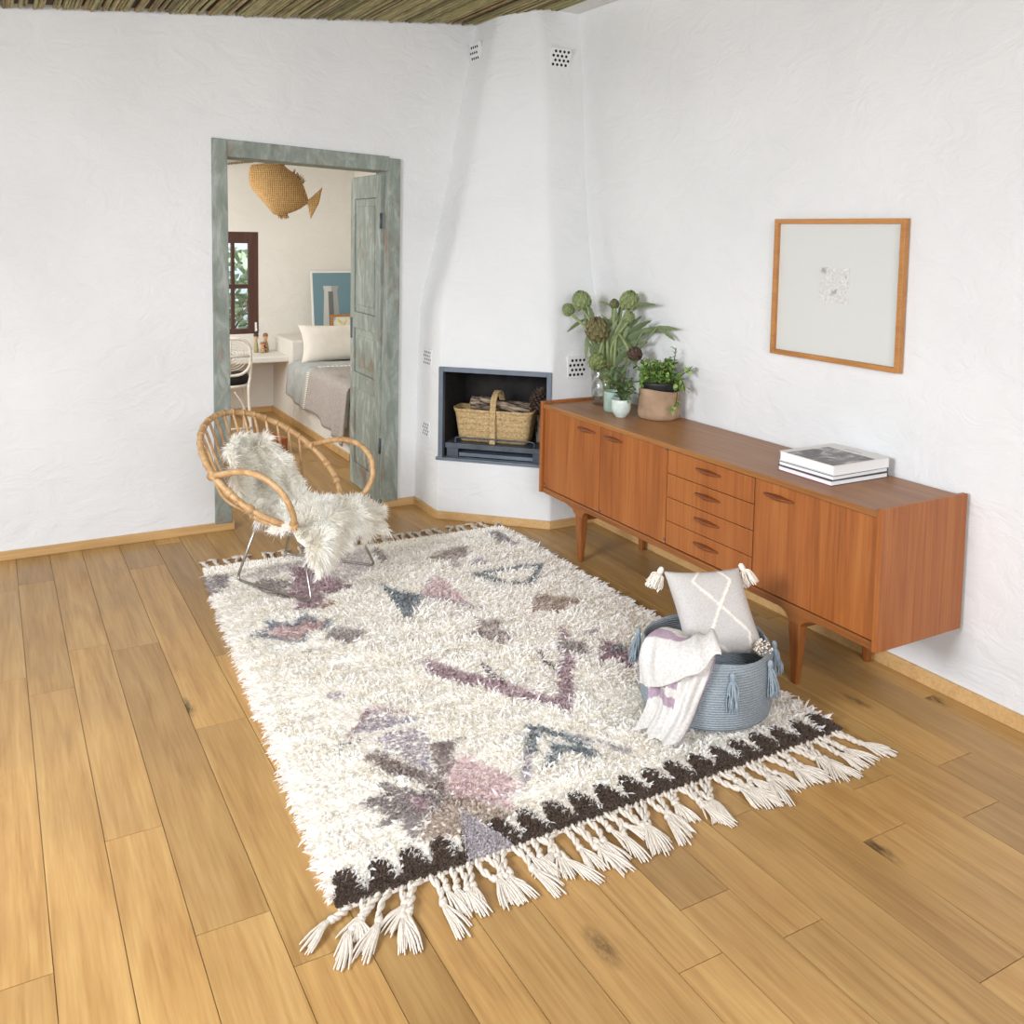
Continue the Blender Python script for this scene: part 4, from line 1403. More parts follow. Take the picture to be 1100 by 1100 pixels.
for (dx, dy, dz) in ((-.02, .08, .16), (-.05, .05, .13), (.01, .03, .17), (.04, -.03, .12), (-.03, .02, .11), (.02, -.055, .09), (.03, -.07, .06), (.04, .02, .14), (-.01, .10, .12)):
    stems.append([(0, 0, .07), (dx * .4, dy * .4, .07 + dz * .6), (dx, dy, .07 + dz)])
leafy(bowl, 'sprig', stems, .040, .0095, 15, [lin('#6d8556'), lin('#7f9865'), lin('#5c7348')])
PP = Vector((2.846, 3.556, TZ))
pl = thing('paper_planter', 'bushy bright green plant in a brown paper sack planter with a black liner', 'plant', PP)
x = NT('kraft_paper')
v = x.coords((1, 1, 1))
a = x.noise(v, 9, 5, .6, .4)
x.color(x.ramp(a, [(.3, '#94795f'), (.55, '#a98d71'), (.75, '#b99d80')]))
x.set(Roughness=.85)
x.bump(a, .6, .01)
rings = []
for (r, z) in ((.090, 0), (.100, .004), (.1035, .03), (.099, .07), (.0985, .11), (.1005, .142), (.0985, .143), (.096, .11)):
    rings.append([(r * (1 + .012 * sin(7 * a_ + z * 40)) * cos(a_), r * (1 + .012 * sin(7 * a_ + z * 40)) * sin(a_), z + (.006 * sin(2 * a_ + 1) if z > .12 else 0)) for a_ in [2 * PI * k / 48 for k in range(48)]])
MB().loft(rings, True, True).build('paper_sack', x.m, pl)
MB().lathe([(.001, .02), (.080, .02), (.093, .165), (.096, .178), (.093, .180), (.088, .170), (.001, .168)], 36, cap=False).build('liner', M['black_pot'], pl)
stems = []
for k in range(62):
    a_ = rnd.random() * 2 * PI
    r0 = rnd.random() ** .5 * .07
    bx, by = r0 * cos(a_), r0 * sin(a_)
    hh = rnd.uniform(.03, .12)
    sp = rnd.uniform(1.15, 1.7)
    ex, ey = bx * sp, by * sp
    ex = min(ex, .095)
    stems.append([(bx * .8, by * .8, .165), (bx, by, .165 + hh * .5), (ex, ey, .165 + hh)])
stems += [[(.03, -.03, .165), (.045, -.045, .26), (.05, -.055, .345)], [(.02, -.02, .165), (.02, -.03, .24), (.035, -.035, .30)],
          [(.02, -.07, .17), (.03, -.125, .20), (.03, -.155, .15)], [(.0, -.08, .17), (.0, -.13, .18), (-.01, -.14, .10), (-.03, -.135, .055)], [(.03, -.06, .17), (.05, -.12, .23), (.06, -.16, .25)],
          [(-.02, .07, .17), (-.03, .12, .22), (-.04, .16, .25)], [(0, .06, .17), (.0, .12, .25), (.0, .19, .27)], [(-.05, 0, .17), (-.09, .02, .19), (-.10, .03, .15)]]
leafy(pl, 'foliage', stems, .031, .0095, 14, [lin('#86a656'), lin('#98b865'), lin('#70914a'), lin('#a5c272'), lin('#628240')])

# books
bks = [('lowest book of the stack on the sideboard, dark cover with a red edge', 'book', .0, .0195, '#3a3d44', '#8c3b48', .262, .300),
       ('thin grey covered book in the middle of the stack', 'book', .0195, .0365, '#3d4654', '#6f7780', .262, .298),
       ('thick white book with a black and white photo cover, on top of the stack', 'book', .0365, .074, '#dcdad6', '#dcdad6', .262, .296)]
x = NT('photo_cover')
v = x.coords((1, 1, 1))
a = x.noise(x.coords((7, 16, 1), rot=(0, 0, .35)), 1.1, 6, .6, 1.5)
ph_ = x.ramp(a, [(.40, '#2e2e2e'), (.50, '#555351'), (.58, '#8d8a86'), (.68, '#d0cdc8')])
sp = x.n('SeparateXYZ'); tc = x.n('TexCoord'); x.l(tc.outputs['Object'], sp.inputs[0])
msk = x.ramp(sp.outputs['X'], [(.0, (0, 0, 0, 1)), (1, (0, 0, 0, 1))])
def band(sock, lo, hi):
    a_ = x.n('Math', operation='GREATER_THAN'); a_.inputs[1].default_value = lo; x.l(sock, a_.inputs[0])
    b_ = x.n('Math', operation='LESS_THAN'); b_.inputs[1].default_value = hi; x.l(sock, b_.inputs[0])
    c_ = x.n('Math', operation='MULTIPLY'); x.l(a_.outputs[0], c_.inputs[0]); x.l(b_.outputs[0], c_.inputs[1])
    return c_.outputs[0]
def mulm(a_, b_):
    c_ = x.n('Math', operation='MULTIPLY'); x.l(a_, c_.inputs[0]); x.l(b_, c_.inputs[1]); return c_.outputs[0]
pm = mulm(band(sp.outputs['X'], .0, .225), band(sp.outputs['Y'], -.259, -.035))
tx = mulm(band(sp.outputs['X'], .250, .262), band(sp.outputs['Y'], -.17, -.09))
nz = x.noise(x.coords((160, 420, 1)), 1.0, 1)
tz_ = x.n('Math', operation='GREATER_THAN'); tz_.inputs[1].default_value = .5; x.l(nz, tz_.inputs[0])
c = x.mix(lin('#dad7d2'), ph_, pm)
c = x.mix(c, lin('#6a6660'), mulm(tx, tz_.outputs[0]))
x.color(c)
x.set(Roughness=.35)
for k, (lab, cat, z0, z1, cov, edge_c, wy, wx) in enumerate(bks):
    b = thing('book', lab, cat, (2.618 + .003 * k, 2.543, TZ + z0), math.radians((-.5, .6, 0)[k]), 'books on the sideboard')
    cm = flat('book_cover', cov, .4)
    ct = .0022
    m = MB()
    m.box((0, -wy, 0), (wx, 0, ct)).box((0, -wy, z1 - z0 - ct), (wx, 0, z1 - z0))
    m.box((0, -wy, ct), (wx, -wy + .003, z1 - z0 - ct)) if False else None
    m.box((wx - .003, -wy, ct), (wx, 0, z1 - z0 - ct))
    if k == 0:
        m.box((-.0004, -wy, 0), (0, 0, ct), 1).box((-.0004, -wy, z1 - z0 - ct), (0, 0, z1 - z0), 1)
    m.build('cover', [x.m if k == 2 else cm, flat('book_edge', edge_c, .5)], b)
    MB().box((.004, -wy + .003, ct), (wx - .003, -.003, z1 - z0 - ct)).build('pages', M['paper_white'], b)

# ================================================================== ROPE BASKET, CUSHION, BLANKET
KB = Vector((2.118, 2.350, .030))
rb = thing('rope_basket', 'round grey-blue cotton rope basket with tassels, on the front right of the rug', 'basket', KB)
x = NT('grey_blue_rope')
v = x.coords()
w = x.n('TexWave', wave_type='BANDS', bands_direction='Z'); w.inputs['Scale'].default_value = 38.0; w.inputs['Distortion'].default_value = .25
x.l(v, w.inputs['Vector'])
a = x.noise(v, 170, 2)
c = x.mix(x.ramp(a, [(.3, '#848d93'), (.7, '#9da6ab')]), x.ramp(w.outputs['Fac'], [(.0, (.78, .79, .8, 1)), (.4, (1, 1, 1, 1))]), 1.0, 'MULTIPLY')
x.color(c)
x.set(Roughness=.9)
x.bump(w.outputs['Fac'], .6, .004)
M['rope'] = x.m
BR = .218
rings = []
NB = 72
def brim(a_, z):
    f = z / .22
    bulge = 1 + .05 * sin(PI * min(1, f)) - .02 * f
    sq = 1 + .015 * sin(3 * a_ + 1) * f
    return (BR * bulge * sq * cos(a_), BR * bulge * sq * sin(a_), z + (.010 * sin(2 * a_ + .6) if z > .2 else 0) * 1)
zs = [0, .006, .02] + [.02 + .2 * k / 14 for k in range(1, 15)]
for k, z in enumerate(zs):
    s = .93 if k == 0 else (.985 if k == 1 else 1)
    rings.append([tuple(Vector((p[0] * s, p[1] * s, p[2]))) for p in [brim(2 * PI * q / NB, z) for q in range(NB)]])
top = rings[-1]
rings.append([(p[0] * .985, p[1] * .985, p[2] + .005) for p in top])
rings.append([(p[0] * .955, p[1] * .955, p[2] + .002) for p in top])
for k in range(13, -1, -3):
    rings.append([(p[0] * .95, p[1] * .95, max(.012, p[2])) for p in [brim(2 * PI * q / NB, zs[2 + k]) for q in range(NB)]])
MB().loft(rings, True, True).build('body', M['rope'], rb)

def tassel(name, parent, top, length, spread, mat, n=26, out=Vector((0, 0, 0)), head=.011, seed=0, down=Vector((0, 0, -1))):
    rr = random.Random(seed)
    m = MB()
    top = Vector(top)
    down = down.normalized()
    sx = down.orthogonal().normalized()
    sy = down.cross(sx)
    def F(r, d):
        return [tuple(top + down * d + (sx * cos(a_) + sy * sin(a_)) * r) for a_ in [2 * PI * q / 10 for q in range(10)]]
    m.loft([F(.002, -.004), F(head * .8, 0), F(head, .012), F(head * .85, .022), F(head * .7, .025), F(head * .9, .03)], True, True)
    for k in range(n):
        a_ = rr.random() * 2 * PI
        q = rr.random() ** .5
        off = (sx * cos(a_) + sy * sin(a_)) * q
        L = length * rr.uniform(.82, 1.05)
        wv_ = (sx * rr.uniform(-1, 1) + sy * rr.uniform(-1, 1)) * .004
        pts = [top + down * .022 + off * head * .7, top + down * (L * .45) + off * spread * .65 + wv_ + out * .5, top + down * (L * .75) + off * spread * .9 - wv_ + out * .8, top + down * L + off * spread + out]
        m.tube(smooth_path(pts, 3), .0023, 5)
    return m.build(name, mat, parent)
M['tassel_blue'] = mottled('blue_grey_yarn', '#7b8890', '#9aa6ad', 60, .95, .3)
camdir = math.atan2(-.743, -.669)
for k, (da, zz) in enumerate(((0.37, .205), (1.12, .208), (1.62, .215), (-1.62, .222), (-2.2, .2), (2.5, .2))):
    a_ = camdir + da
    p = brim(a_, .2)
    o = Vector((cos(a_), sin(a_), 0))
    if k == 2:
        a_ = camdir + 1.75
        p = brim(a_, .2); o = Vector((cos(a_), sin(a_), 0))
    P_ = Vector((p[0], p[1], zz)) + o * .014
    tassel('tassel', rb, P_, .118, .022, M['tassel_blue'], 30, o * .012, .010, k)
for da in (-1.35, 1.85):
    pass

# cushion standing in the basket
cu_c = Vector((2.172, 2.378, .320))
CR, CB = Vector((.8704, -.4924, 0)), Vector((.4924, .8704, 0))   # to the right / away, as seen from the doorway axis
Uv = (CR * 1.0 + Vector((0, 0, 0.02)) + CB * .12).normalized()
Vv = (Vector((0, 0, .80)) + CB * .42 - CR * .22).normalized()
Nv = Uv.cross(Vv).normalized()
if Nv.dot(CB) > 0:
    Nv = -Nv
cush = thing('cushion', 'light grey cushion with cream zigzag stitching and corner tassels, standing in the rope basket', 'cushion', cu_c)
CH = .137
LN = [[(.44, 0), (.29, .15), (.55, .44), (.83, .75), (.78, 1.0)], [(.67, 0), (.79, .15), (.55, .44), (.40, .65), (.28, .78), (.52, 1.0)]]
m, T = MB(), []
n = 56
base_t, line_t = np.array(lin('#c6c1bb')), np.array(lin('#e9e2d4'))
for sgn in (1, -1):
    rows = []
    for a in range(n + 1):
        row = []
        for b in range(n + 1):
            u, w_ = -1 + 2 * b / n, -1 + 2 * a / n
            e = max(0, (1 - u ** 4)) ** .5 * max(0, (1 - w_ ** 4)) ** .5
            pinch = 1 - .07 * (1 - abs(u) ** 2) * abs(w_) ** 3 - .0
            pin2 = 1 - .07 * (1 - abs(w_) ** 2) * abs(u) ** 3
            h = .048 * e ** .9
            uu_, vv_ = (u + 1) / 2, (1 - w_) / 2
            dmin = min(seg_dist(np.array([uu_]), np.array([vv_]), ln_)[0] for ln_ in LN)
            on = sgn == 1 and dmin < .017
            row.append(Uv * (u * CH * pin2) + Vv * (w_ * CH * 1.08 * pinch) + Nv * (sgn * h + (.0025 if on else 0)))
            T.append(tuple(line_t if on else base_t * (.97 + .05 * rnd.random())))
        rows.append(row if sgn == 1 else row)
    m.grid(rows if sgn == 1 else [r[::-1] for r in rows])
m.build('cover', M['cloth_tone'], cush, tone=T)
M['tassel_cream'] = mottled('cream_tassel_yarn', '#d9d0c0', '#eee7db', 60, .95, .3)
for k, (su, sv) in enumerate(((-1, 1), (1, 1), (1, -1))):
    p = Uv * (su * CH * (1 if sv > 0 else .72)) + Vv * (sv * CH * (1.08 if sv > 0 else .98))
    dn = (Vector((0, 0, -1)) + CR * su * .55 - CB * .3) if sv > 0 else (-CB * .6 + Vector((0, 0, .35)) + CR * .1)
    tassel('tassel', cush, p + (Nv * .02 if sv < 0 else Uv * su * .006 + Vector((0, 0, .012))), .078, .032, M['tassel_cream'], 56, Vector((0, 0, 0)), .011, 90 + k, dn)

# blanket falling out over the basket's front left side
bl = thing('blanket', 'white blanket with mauve stripes hanging over the left side of the rope basket', 'blanket', KB)
KF = Vector((.669, .743, 0)); KR = Vector((.743, -.669, 0))
def cam_pol(th, rho, z):
    """th measured from the doorway side (180 deg) through the front (270 deg)"""
    d_ = KR * cos(th) + KF * sin(th)
    return Vector((d_.x * rho, d_.y * rho, z))
WHT, MAU = lin('#d3cfc8'), lin('#a5909c')
def sheet(profile, thl, thr, n_w, fold, stripes, n_l=46, smap=lambda s, w: s):
    pr = smooth_path([(a, b, 0) for a, b in profile], 8)
    m, T, rows = MB(), [], []
    for a in range(n_l + 1):
        s = a / n_l
        row = []
        for b in range(n_w + 1):
            w_ = b / n_w
            i = smap(s, w_) * (len(pr) - 1); k = min(int(i), len(pr) - 2); f = i - k
            rho = pr[k][0] * (1 - f) + pr[k + 1][0] * f
            z = pr[k][1] * (1 - f) + pr[k + 1][1] * f
            l_, r_ = thl(s), thr(s)
            th = math.radians(l_ * (1 - w_) + r_ * w_)
            row.append(cam_pol(th, *fold(s, w_, rho, z)))
            T.append(MAU if stripes(s, w_) else WHT)
        rows.append(row)
    m.grid(rows)
    return m, T
# under layer: reaches the rug
def hang(s, w, rho, z):
    f = max(0, (s - .35) / .65)
    rip = .016 * f * sin(w * 15 + s * 2.2) + .010 * sin(w * 6 - s * 3) + .004 * sin(w * 37 + s * 5)
    return rho + rip, max(.008, z + .005 * sin(w * 9))
mA, TA = sheet([(.13, .20), (.18, .238), (.236, .234), (.250, .19), (.256, .13), (.275, .06), (.345, .010)],
               lambda s: 207 + 25 * s, lambda s: 283 - 26 * s ** 1.3, 110, hang,
               lambda s, w: (w < .60 and (.50 + .22 * abs(w - .36) < s < .575 + .22 * abs(w - .36) or .66 + .16 * abs(w - .36) < s < .735 + .16 * abs(w - .36))) or w > .975, 90)
# upper flap folded over, its hem running up to the right
def flap(s, w, rho, z):
    puff = .022 * math.exp(-((w - .22) / .22) ** 2) * math.exp(-((s - .42) / .3) ** 2)
    wr = .006 * sin(w * 15 + s * 4) + .0035 * sin(w * 29 - s * 9)
    lift = .022 * math.exp(-((w - .93) / .10) ** 2) + .010 * math.exp(-((w - .62) / .08) ** 2)
    return rho + wr * (s > .15) + .010 + puff - .012 * w * (1 - s), z + .010 * sin(w * 8 + 1) * (1 - s) + lift + .6 * puff + .018 * w * (1 - s)
mB, TB = sheet([(.10, .230), (.135, .272), (.18, .284), (.232, .262), (.262, .210), (.268, .155), (.268, .118)],
               lambda s: 223 - 4 * s, lambda s: 279 + 2 * s, 110, flap,
               lambda s, w: .36 + .06 * w < s < .50 - .04 * w and w < .58, 80, lambda s, w: s * (1 - .50 * w ** 1.15))
m = MB(); T = []
m.v, m.f, m.mi, m.sm = list(mA.v), list(mA.f), list(mA.mi), list(mA.sm)
T += TA
o0 = len(m.v)
m.v += mB.v; m.f += [[i + o0 for i in f] for f in mB.f]; m.mi += mB.mi; m.sm += mB.sm
T += TB
ob = m.build('cloth', vcol_mat('blanket_cloth', nscale=120), bl, tone=T, solid=.004, subsurf=0)

# ================================================================== BEDROOM
# quilt over the bed base, hanging down its side
def cloth_over(name, label, cat, x_side, xr, y0, y1, ztop, hem, mat, th, tone=None, fold=.012, out=.015, seed=0, fringe=None):
    t = thing(name, label, cat, (x_side, (y0 + y1) / 2, 0))
    rr = random.Random(seed)
    cy = (y0 + y1) / 2
    rows = []
    ny, nd = 44, 34
    for a in range(ny + 1):
        v_ = a / ny
        y = y0 + (y1 - y0) * v_
        hz = hem(v_)
        tot_top = xr - x_side
        row = []
        for b in range(nd + 1):
            s = b / nd
            if s < .5:
                q = s / .5
                x_ = xr + (x_side + .05 - xr) * q
                z = ztop + .010 * sin(y * 9 + x_ * 7) + .008 * sin(y * 21)
            else:
                q = (s - .5) / .5
                ang = min(1, q / .18) * PI / 2
                x_ = x_side + .05 - .065 * sin(ang)
                z = ztop - .05 * (1 - cos(ang)) - max(0, (q - .18) / .82) * (ztop - .05 - hz)
                x_ -= (fold * sin(y * 24 + 2 * sin(y * 7)) + out) * q
            row.append((x_ - x_side, y - cy, z))
        rows.append(row)
    MB().grid(rows).build('cloth', mat, t, solid=th)
    return t
M['quilt'] = mottled('grey_linen', '#a5aaaa', '#b9bdbc', 16, .9, .25, bscale=30)
M['throw'] = mottled('taupe_throw', '#9c9591', '#b3aca6', 60, .95, .4)
cloth_over('quilt', 'grey linen quilt covering the bed in the next room', 'quilt', 2.20, 2.93, 6.16, 7.60, .515, lambda v_: .235 + .03 * sin(v_ * 7), M['quilt'], .03, fold=.008, out=.02)
th_ = cloth_over('throw', 'taupe throw with a pale fringed edge laid over the foot of the bed', 'throw', 2.185, 2.93, 6.12, 6.98, .545, lambda v_: .24 - .12 * (1 - v_) ** 1.2, M['throw'], .008, fold=.016, out=.035, seed=2)
m = MB()
for k in range(40):
    t = k / 39
    if t < .5:
        x_, z = 2.93 + (2.235 - 2.93) * t / .5, .553
    else:
        q = (t - .5) / .5
        x_, z = 2.165 - .035 * q, .52 - q * .28
    m.tube([(x_ - 2.185, 6.98 - 6.55, z), (x_ - 2.185 - .012, 7.015 - 6.55, z - .004)], .005, 5)
o = m.build('fringe', M['cream_yarn'], th_)

def soft_pillow(name, label, cat, c, Uv, Vv, hu, hv, th, mat):
    t = thing(name, label, cat, c)
    Uv, Vv = Vector(Uv).normalized(), Vector(Vv).normalized()
    Nv = Uv.cross(Vv).normalized()
    m = MB(); n = 24
    for sgn in (1, -1):
        rows = []
        for a in range(n + 1):
            row = []
            for b in range(n + 1):
                u, w_ = -1 + 2 * b / n, -1 + 2 * a / n
                e = max(0, (1 - u ** 4)) ** .5 * max(0, (1 - w_ ** 4)) ** .5
                row.append(Uv * u * hu * (1 - .10 * (1 - w_ * w_) * abs(u) ** 3) + Vv * w_ * hv * (1 - .12 * (1 - u * u) * abs(w_) ** 3) + Nv * sgn * th * e)
            rows.append(row if sgn == 1 else row[::-1])
        m.grid(rows)
    m.build('pillowcase', mat, t)
    return t
soft_pillow('pillow', 'white bed pillow propped upright at the head of the bed', 'pillow', (2.60, 7.50, .675), (1, .02, 0), (0, .28, 1), .37, .165, .075, mottled('white_pillowcase', '#e3ddd2', '#eee9e0', 10, .9, .1))

# poster leaning on the wall, its tower a plain pale block
po = thing('poster', 'white framed poster of a grey tower on a blue ground, leaning above the bed', 'poster', (2.525, 8.06, .694))
po.rotation_euler = (math.radians(-8), 0, 0)
PWd, PHt = .395, .560
m = MB()
m.box((0, 0, 0), (PWd, .012, PHt))
m.build('frame', M['white_paint'], po, bevel=.002)
m = MB()
m.box((.016, -.0018, .016), (PWd - .016, -.0002, PHt - .016), 0)
Zp = -.0022
def quad(pts, mi):
    m.add([(a, Zp, b) for a, b in pts], [list(range(len(pts)))], mi)
quad([(.095, .02), (.155, .02), (.155, .375), (.118, .375)], 1)
quad([(.155, .02), (.205, .02), (.200, .375), (.155, .375)], 2)
quad([(.205, .02), (.262, .02), (.240, .375), (.200, .375)], 3)
quad([(.118, .375), (.185, .375), (.185, .425), (.110, .425)], 1)
quad([(.185, .375), (.240, .375), (.252, .425), (.185, .425)], 3)
m.build('print', [flat('poster_blue', '#6f8f9c', .6), flat('poster_pale', '#c9cac6', .6), flat('poster_dark', '#6e716f', .6), flat('poster_mid', '#a2a5a3', .6)], po)

sp_ = thing('small_framed_picture', 'small oak framed watercolour standing in front of the tower poster', 'picture', (2.645, 7.90, .694))
sp_.rotation_euler = (math.radians(-9), 0, 0)
m = MB()
W_, H_ = .272, .180
m.box((0, 0, 0), (.022, .016, H_)).box((W_ - .022, 0, 0), (W_, .016, H_)).box((.022, 0, 0), (W_ - .022, .016, .022)).box((.022, 0, H_ - .022), (W_ - .022, .016, H_))
m.build('frame', M['oak_frame'], sp_, bevel=.0015)
x = NT('watercolour')
v = x.coords(rot=(0, .6, 0))
a = x.noise(v, 12, 4, .6, 1.0)
b = x.noise(x.coords(), 7, 2)
c = x.ramp(a, [(.32, '#7fa6a6'), (.46, '#dbe2dc'), (.56, '#e6e0c8'), (.66, '#d8b84e')])
x.color(x.mix(c, lin('#dfe3dd'), .25))
x.set(Roughness=.6)
MB().box((.022, .004, .022), (W_ - .022, .010, H_ - .022)).build('print', x.m, sp_)

# woven fish hanging from the ceiling
fish = thing('woven_fish', 'woven straw fish hanging from the bedroom ceiling', 'hanging fish', (1.84, 6.66, 1.90))
DX = Vector((.8704, -.4924, 0)).normalized()
DN = Vector((-.4924, -.8704, 0))
x = NT('woven_straw')
v = x.coords(rot=(0, 0, math.radians(29.5)))
br = x.n('TexWave', wave_type='BANDS', bands_direction='Z'); br.inputs['Scale'].default_value = 24; br.inputs['Distortion'].default_value = 1.5; br.inputs['Detail Scale'].default_value = 3.0
b2 = x.n('TexWave', wave_type='BANDS', bands_direction='X'); b2.inputs['Scale'].default_value = 26; b2.inputs['Distortion'].default_value = 1.5
x.l(v, br.inputs['Vector']); x.l(v, b2.inputs['Vector'])
mm = x.mix(br.outputs['Fac'], b2.outputs['Fac'], .5)
a = x.noise(v, 40, 3)
c = x.mix(x.ramp(mm, [(.15, '#96703f'), (.5, '#bd9459'), (.85, '#d6b47c')]), x.ramp(a, [(.3, (.78, .72, .64, 1)), (.7, (1, 1, 1, 1))]), .8, 'MULTIPLY')
x.color(c)
x.set(Roughness=.75)
x.bump(mm, .8, .01)
M['woven'] = x.m
# (distance along the body, upper edge, lower edge) from the nose to the tail root
k_ = 6.7 * .0001091 * 10
SEC = [(-.205, .166, .020), (-.190, .174, -.006), (-.155, .178, -.045), (-.11, .184, -.095), (-.075, .187, -.137), (-.04, .190, -.175), (-.005, .182, -.184), (.03, .172, -.181), (.07, .140, -.165),
       (.11, .115, -.150), (.15, .070, -.130), (.175, .020, -.112), (.195, -.040, -.098), (.207, -.074, -.086)]
rings = []
nf = 24
for (s, zt, zb) in SEC:
    cz_, h = (zt + zb) / 2, (zt - zb) / 2
    d = min(.095, h * .55 + .004)
    rings.append([tuple(DX * s + DN * (d * sin(a_)) * (abs(sin(a_)) ** .15 if sin(a_) else 1) + Vector((0, 0, cz_ + h * cos(a_)))) for a_ in [2 * PI * q / nf for q in range(nf)]])
MB().loft(rings, True, False).build('body', M['woven'], fish, solid=.004)
rows = []
for a in range(9):
    t = a / 8
    L = .104
    w0 = .006 + t * .112
    cen = DX * (.203 + t * .082) + Vector((0, 0, -.080 - .012 * t))
    dirv = Vector((0, 0, 1)) * .95 + DX * .35
    rows.append([tuple(cen + dirv * (w0 * (q / 6 * 2 - 1)) + DN * .012 * cos((q / 6 * 2 - 1) * 1.5) + DX * (-.02 * t * abs(q / 6 * 2 - 1))) for q in range(7)])
MB().grid(rows).build('tail', M['woven'], fish, solid=.005)
m = MB()
for (s0, z0, s1, z1, up, nn_) in ((-.04, .188, .03, .17, 1, 26), (.09, .125, .165, .055, 1, 22), (-.02, -.18, .05, -.175, -1, 26)):
    for q in range(nn_):
        t = rnd.random()
        p = DX * (s0 + (s1 - s0) * t) + Vector((0, 0, z0 + (z1 - z0) * t))
        e = p + Vector((0, 0, up * rnd.uniform(.012, .034))) + DX * rnd.uniform(0, .03) + DN * rnd.uniform(-.012, .012)
        m.tube([p - Vector((0, 0, up * .01)), (p + e) / 2 + DX * .003, e], [.0035, .003, .0015], 4)
m.build('straw_fin', M['woven'], fish)
MB().tube([(0, 0, .185), (0, 0, .55)], .0015, 6).build('cord', M['white_paint'], fish)

# white cane chair at the desk, seen from behind
wc = thing('wicker_chair', 'white cane chair with a black seat pad, backed against the view at the bedroom desk', 'chair', (1.575, 7.16, 0), math.radians(-4))
M['white_cane'] = mottled('white_cane', '#ddd8cc', '#ece8de', 30, .5, .1)
def back_pt(u, z):
    return (u, -.12 - .06 * (z - .45) / .4, z)
hoop_pts = []
for k in range(40):
    a_ = 2 * PI * k / 40
    ca, sa = cos(a_), sin(a_)
    u = .150 * (abs(ca) ** .7) * (1 if ca > 0 else -1)
    z = .660 + .142 * (abs(sa) ** .7) * (1 if sa > 0 else -1)
    hoop_pts.append(back_pt(u, z))
MB().tube(hoop_pts, .0115, 8, closed=True).build('back_hoop', M['white_cane'], wc)
MB().tube([back_pt(0, .52), back_pt(0, .80)], .008, 8).tube([back_pt(-.15, .665), back_pt(.15, .665)], .010, 8).build('back_cross', M['white_cane'], wc)
for k in range(1, 7):
    f = k / 7
    for sg in (1, -1):
        pts = []
        for q in range(15):
            a_ = PI * q / 14
            pts.append(back_pt(.140 * f * cos(a_), .668 + sg * (.128 * f * sin(a_) ** .8 + .002)))
        MB().tube(pts, .0030, 6).build('back_cane', M['white_cane'], wc)
for sx in (-1, 1):
    MB().tube(smooth_path([back_pt(.150 * sx, .62), (.150 * sx, -.125, .50), (.135 * sx, -.14, .42), (.140 * sx, -.165, .22), (.155 * sx, -.205, .0)], 5), .0115, 8).build('leg', M['white_cane'], wc)
    MB().tube(smooth_path([(.15 * sx, .19, .43), (.155 * sx, .20, .22), (.16 * sx, .21, 0)], 5), .0115, 8).build('leg', M['white_cane'], wc)
    MB().tube(smooth_path([(.03 * sx, -.15, .40), (.09 * sx, -.155, .30), (.138 * sx, -.175, .16)], 5), .006, 6).build('brace', M['white_cane'], wc)
MB().tube([(-.15, -.19, .125), (.15, -.19, .125)], .009, 8).build('stretcher', M['white_cane'], wc)
pts = [(.165 * cos(2 * PI * k / 32), .03 + .185 * sin(2 * PI * k / 32), .435) for k in range(32)]
MB().tube(pts, .012, 8, closed=True).build('seat_ring', M['white_cane'], wc)
MB().lathe([(.001, .425), (.155, .428), (.158, .434), (.001, .436)], 32, c=(0, .03, 0)).build('seat', M['white_cane'], wc)
pad = MB().lathe([(.001, 0), (.145, 0), (.165, .02), (.168, .045), (.150, .075), (.08, .085), (.001, .086)], 32).build('seat_pad', M['black'])
pad.location = (1.575, 7.18, .442)
tag(pad, 'black seat pad on the white cane chair', 'cushion')

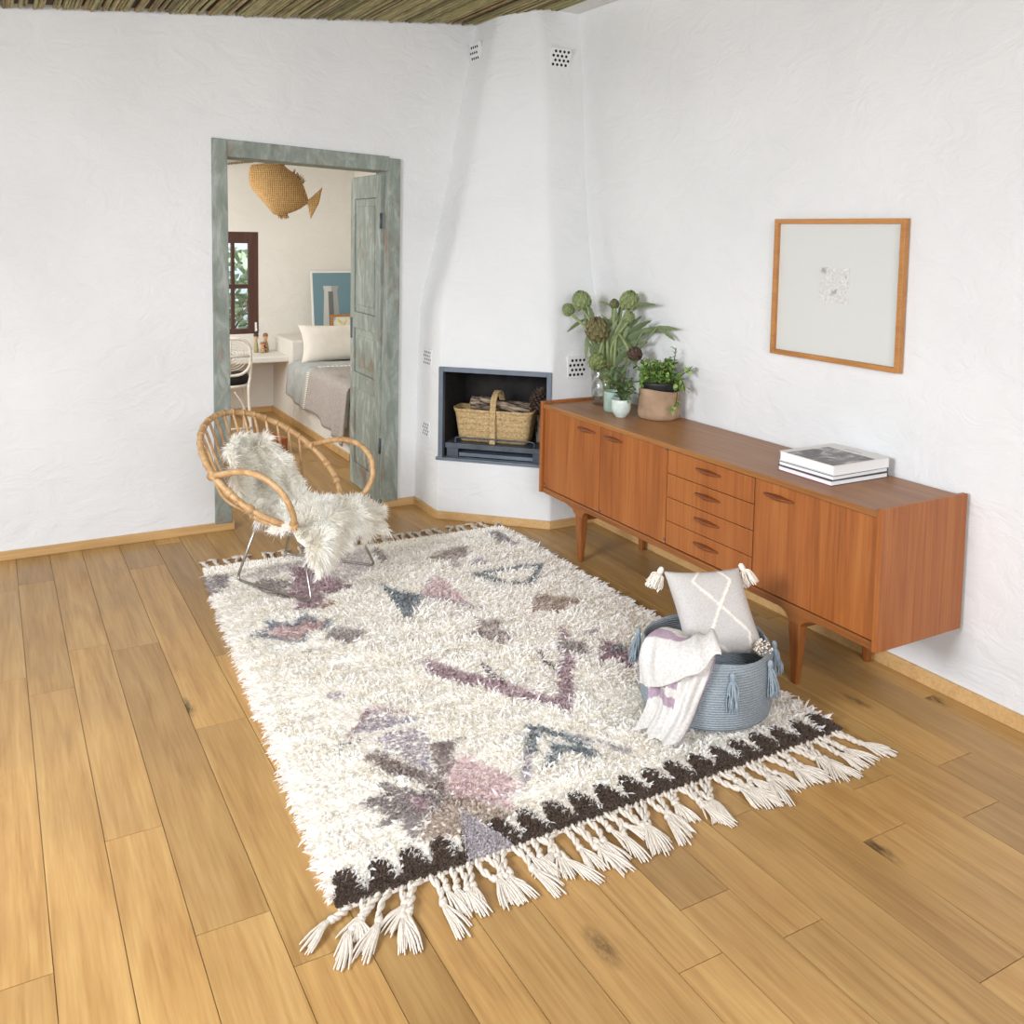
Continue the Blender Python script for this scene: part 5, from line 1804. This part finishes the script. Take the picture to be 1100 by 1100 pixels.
# two small wooden dolls on the desk
def doll(label, loc, h, body_c, head_c, hair_c, fat):
    t = thing('wooden_doll', label, 'doll', loc)
    r = .024 * fat
    MB().lathe([(.001, 0), (r, 0), (r * 1.08, h * .08), (r * .92, h * .32), (r * .62, h * .55), (r * .42, h * .64), (.001, h * .65)], 18).build('body', body_c, t)
    MB().lathe([(.001, h * .62), (.008, h * .63), (.017, h * .70), (.0205, h * .81), (.017, h * .92), (.001, h * .955)], 18).build('head', head_c, t)
    MB().lathe([(.0208, h * .815), (.0222, h * .86), (.018, h * .96), (.001, h * 1.0)], 18).build('hair', hair_c, t)
doll('slim wooden doll with dark hair standing on the desk by the window', (2.005, 8.0, .558), .170, flat('doll_green', '#a39a6a', .6), flat('doll_face', '#cfa27c', .6), flat('doll_hair', '#39332f', .6), .8)
doll('broad wooden doll with brown hair in a patterned dress on the desk', (2.083, 7.99, .558), .168, mottled('doll_pattern', '#6d5436', '#b9986a', 60, .6, lo=.45, hi=.55), bpy.data.materials['doll_face'], flat('doll_hair_brown', '#8d6237', .6), 1.15)
doll('short wooden doll in front of the patterned one on the desk', (2.048, 7.95, .558), .095, mottled('doll_pattern_small', '#8d6a44', '#c7a678', 70, .6, lo=.45, hi=.55), bpy.data.materials['doll_face'], flat('doll_hair_red', '#a8623c', .6), .9)

# low reddish wooden box on the bedroom floor, behind the armchair
tb = thing('wooden_box', 'low reddish brown wooden box on the bedroom floor behind the armchair', 'box', (1.70, 6.62, 0), .15)
M['red_wood'] = wood('reddish_wood', '#8d4a28', '#a55d33', '#b87043', 0, 14, .5, 10)
m = MB()
m.box((-.15, -.10, 0), (.15, -.085, .12)).box((-.15, .085, 0), (.15, .10, .12)).box((-.15, -.085, 0), (-.135, .085, .12)).box((.135, -.085, 0), (.15, .085, .12)).box((-.135, -.085, 0), (.135, .085, .012))
m.build('tray', M['red_wood'], tb, bevel=.002)

# shrubs outside the bedroom window
for k, (lab, px, py, hh) in enumerate((('leafy green shrub seen through the right half of the bedroom window', 2.30, 9.7, 1.9), ('leafy green shrub seen through the left half of the bedroom window', 1.5, 9.9, 1.7))):
    sh = thing('garden_shrub', lab, 'shrub', (px, py, -.5))
    m, T = MB(), []
    for q in range(420):
        a_, r0 = rnd.random() * 6.283, rnd.random() ** .5 * .5
        zz = rnd.uniform(.5, 1) * hh
        b = Vector((r0 * cos(a_), r0 * sin(a_) * .6, zz))
        d = Vector((rnd.gauss(0, 1), rnd.gauss(0, 1), rnd.gauss(0, .8))).normalized()
        blade(m, T, b, b + d * .12, .025, .2, rnd.choice([lin('#8d9f7c'), lin('#a9b898'), lin('#748868')]), .2, 3)
    m.build('foliage', M['leaf_tone'], sh, tone=T)
    for q in range(3):
        MB().tube([(rnd.uniform(-.1, .1), 0, 0), (rnd.uniform(-.2, .2), rnd.uniform(-.1, .1), hh * .5), (rnd.uniform(-.35, .35), rnd.uniform(-.2, .2), hh * .85)], .012, 6).build('stem', M['bark'], sh)
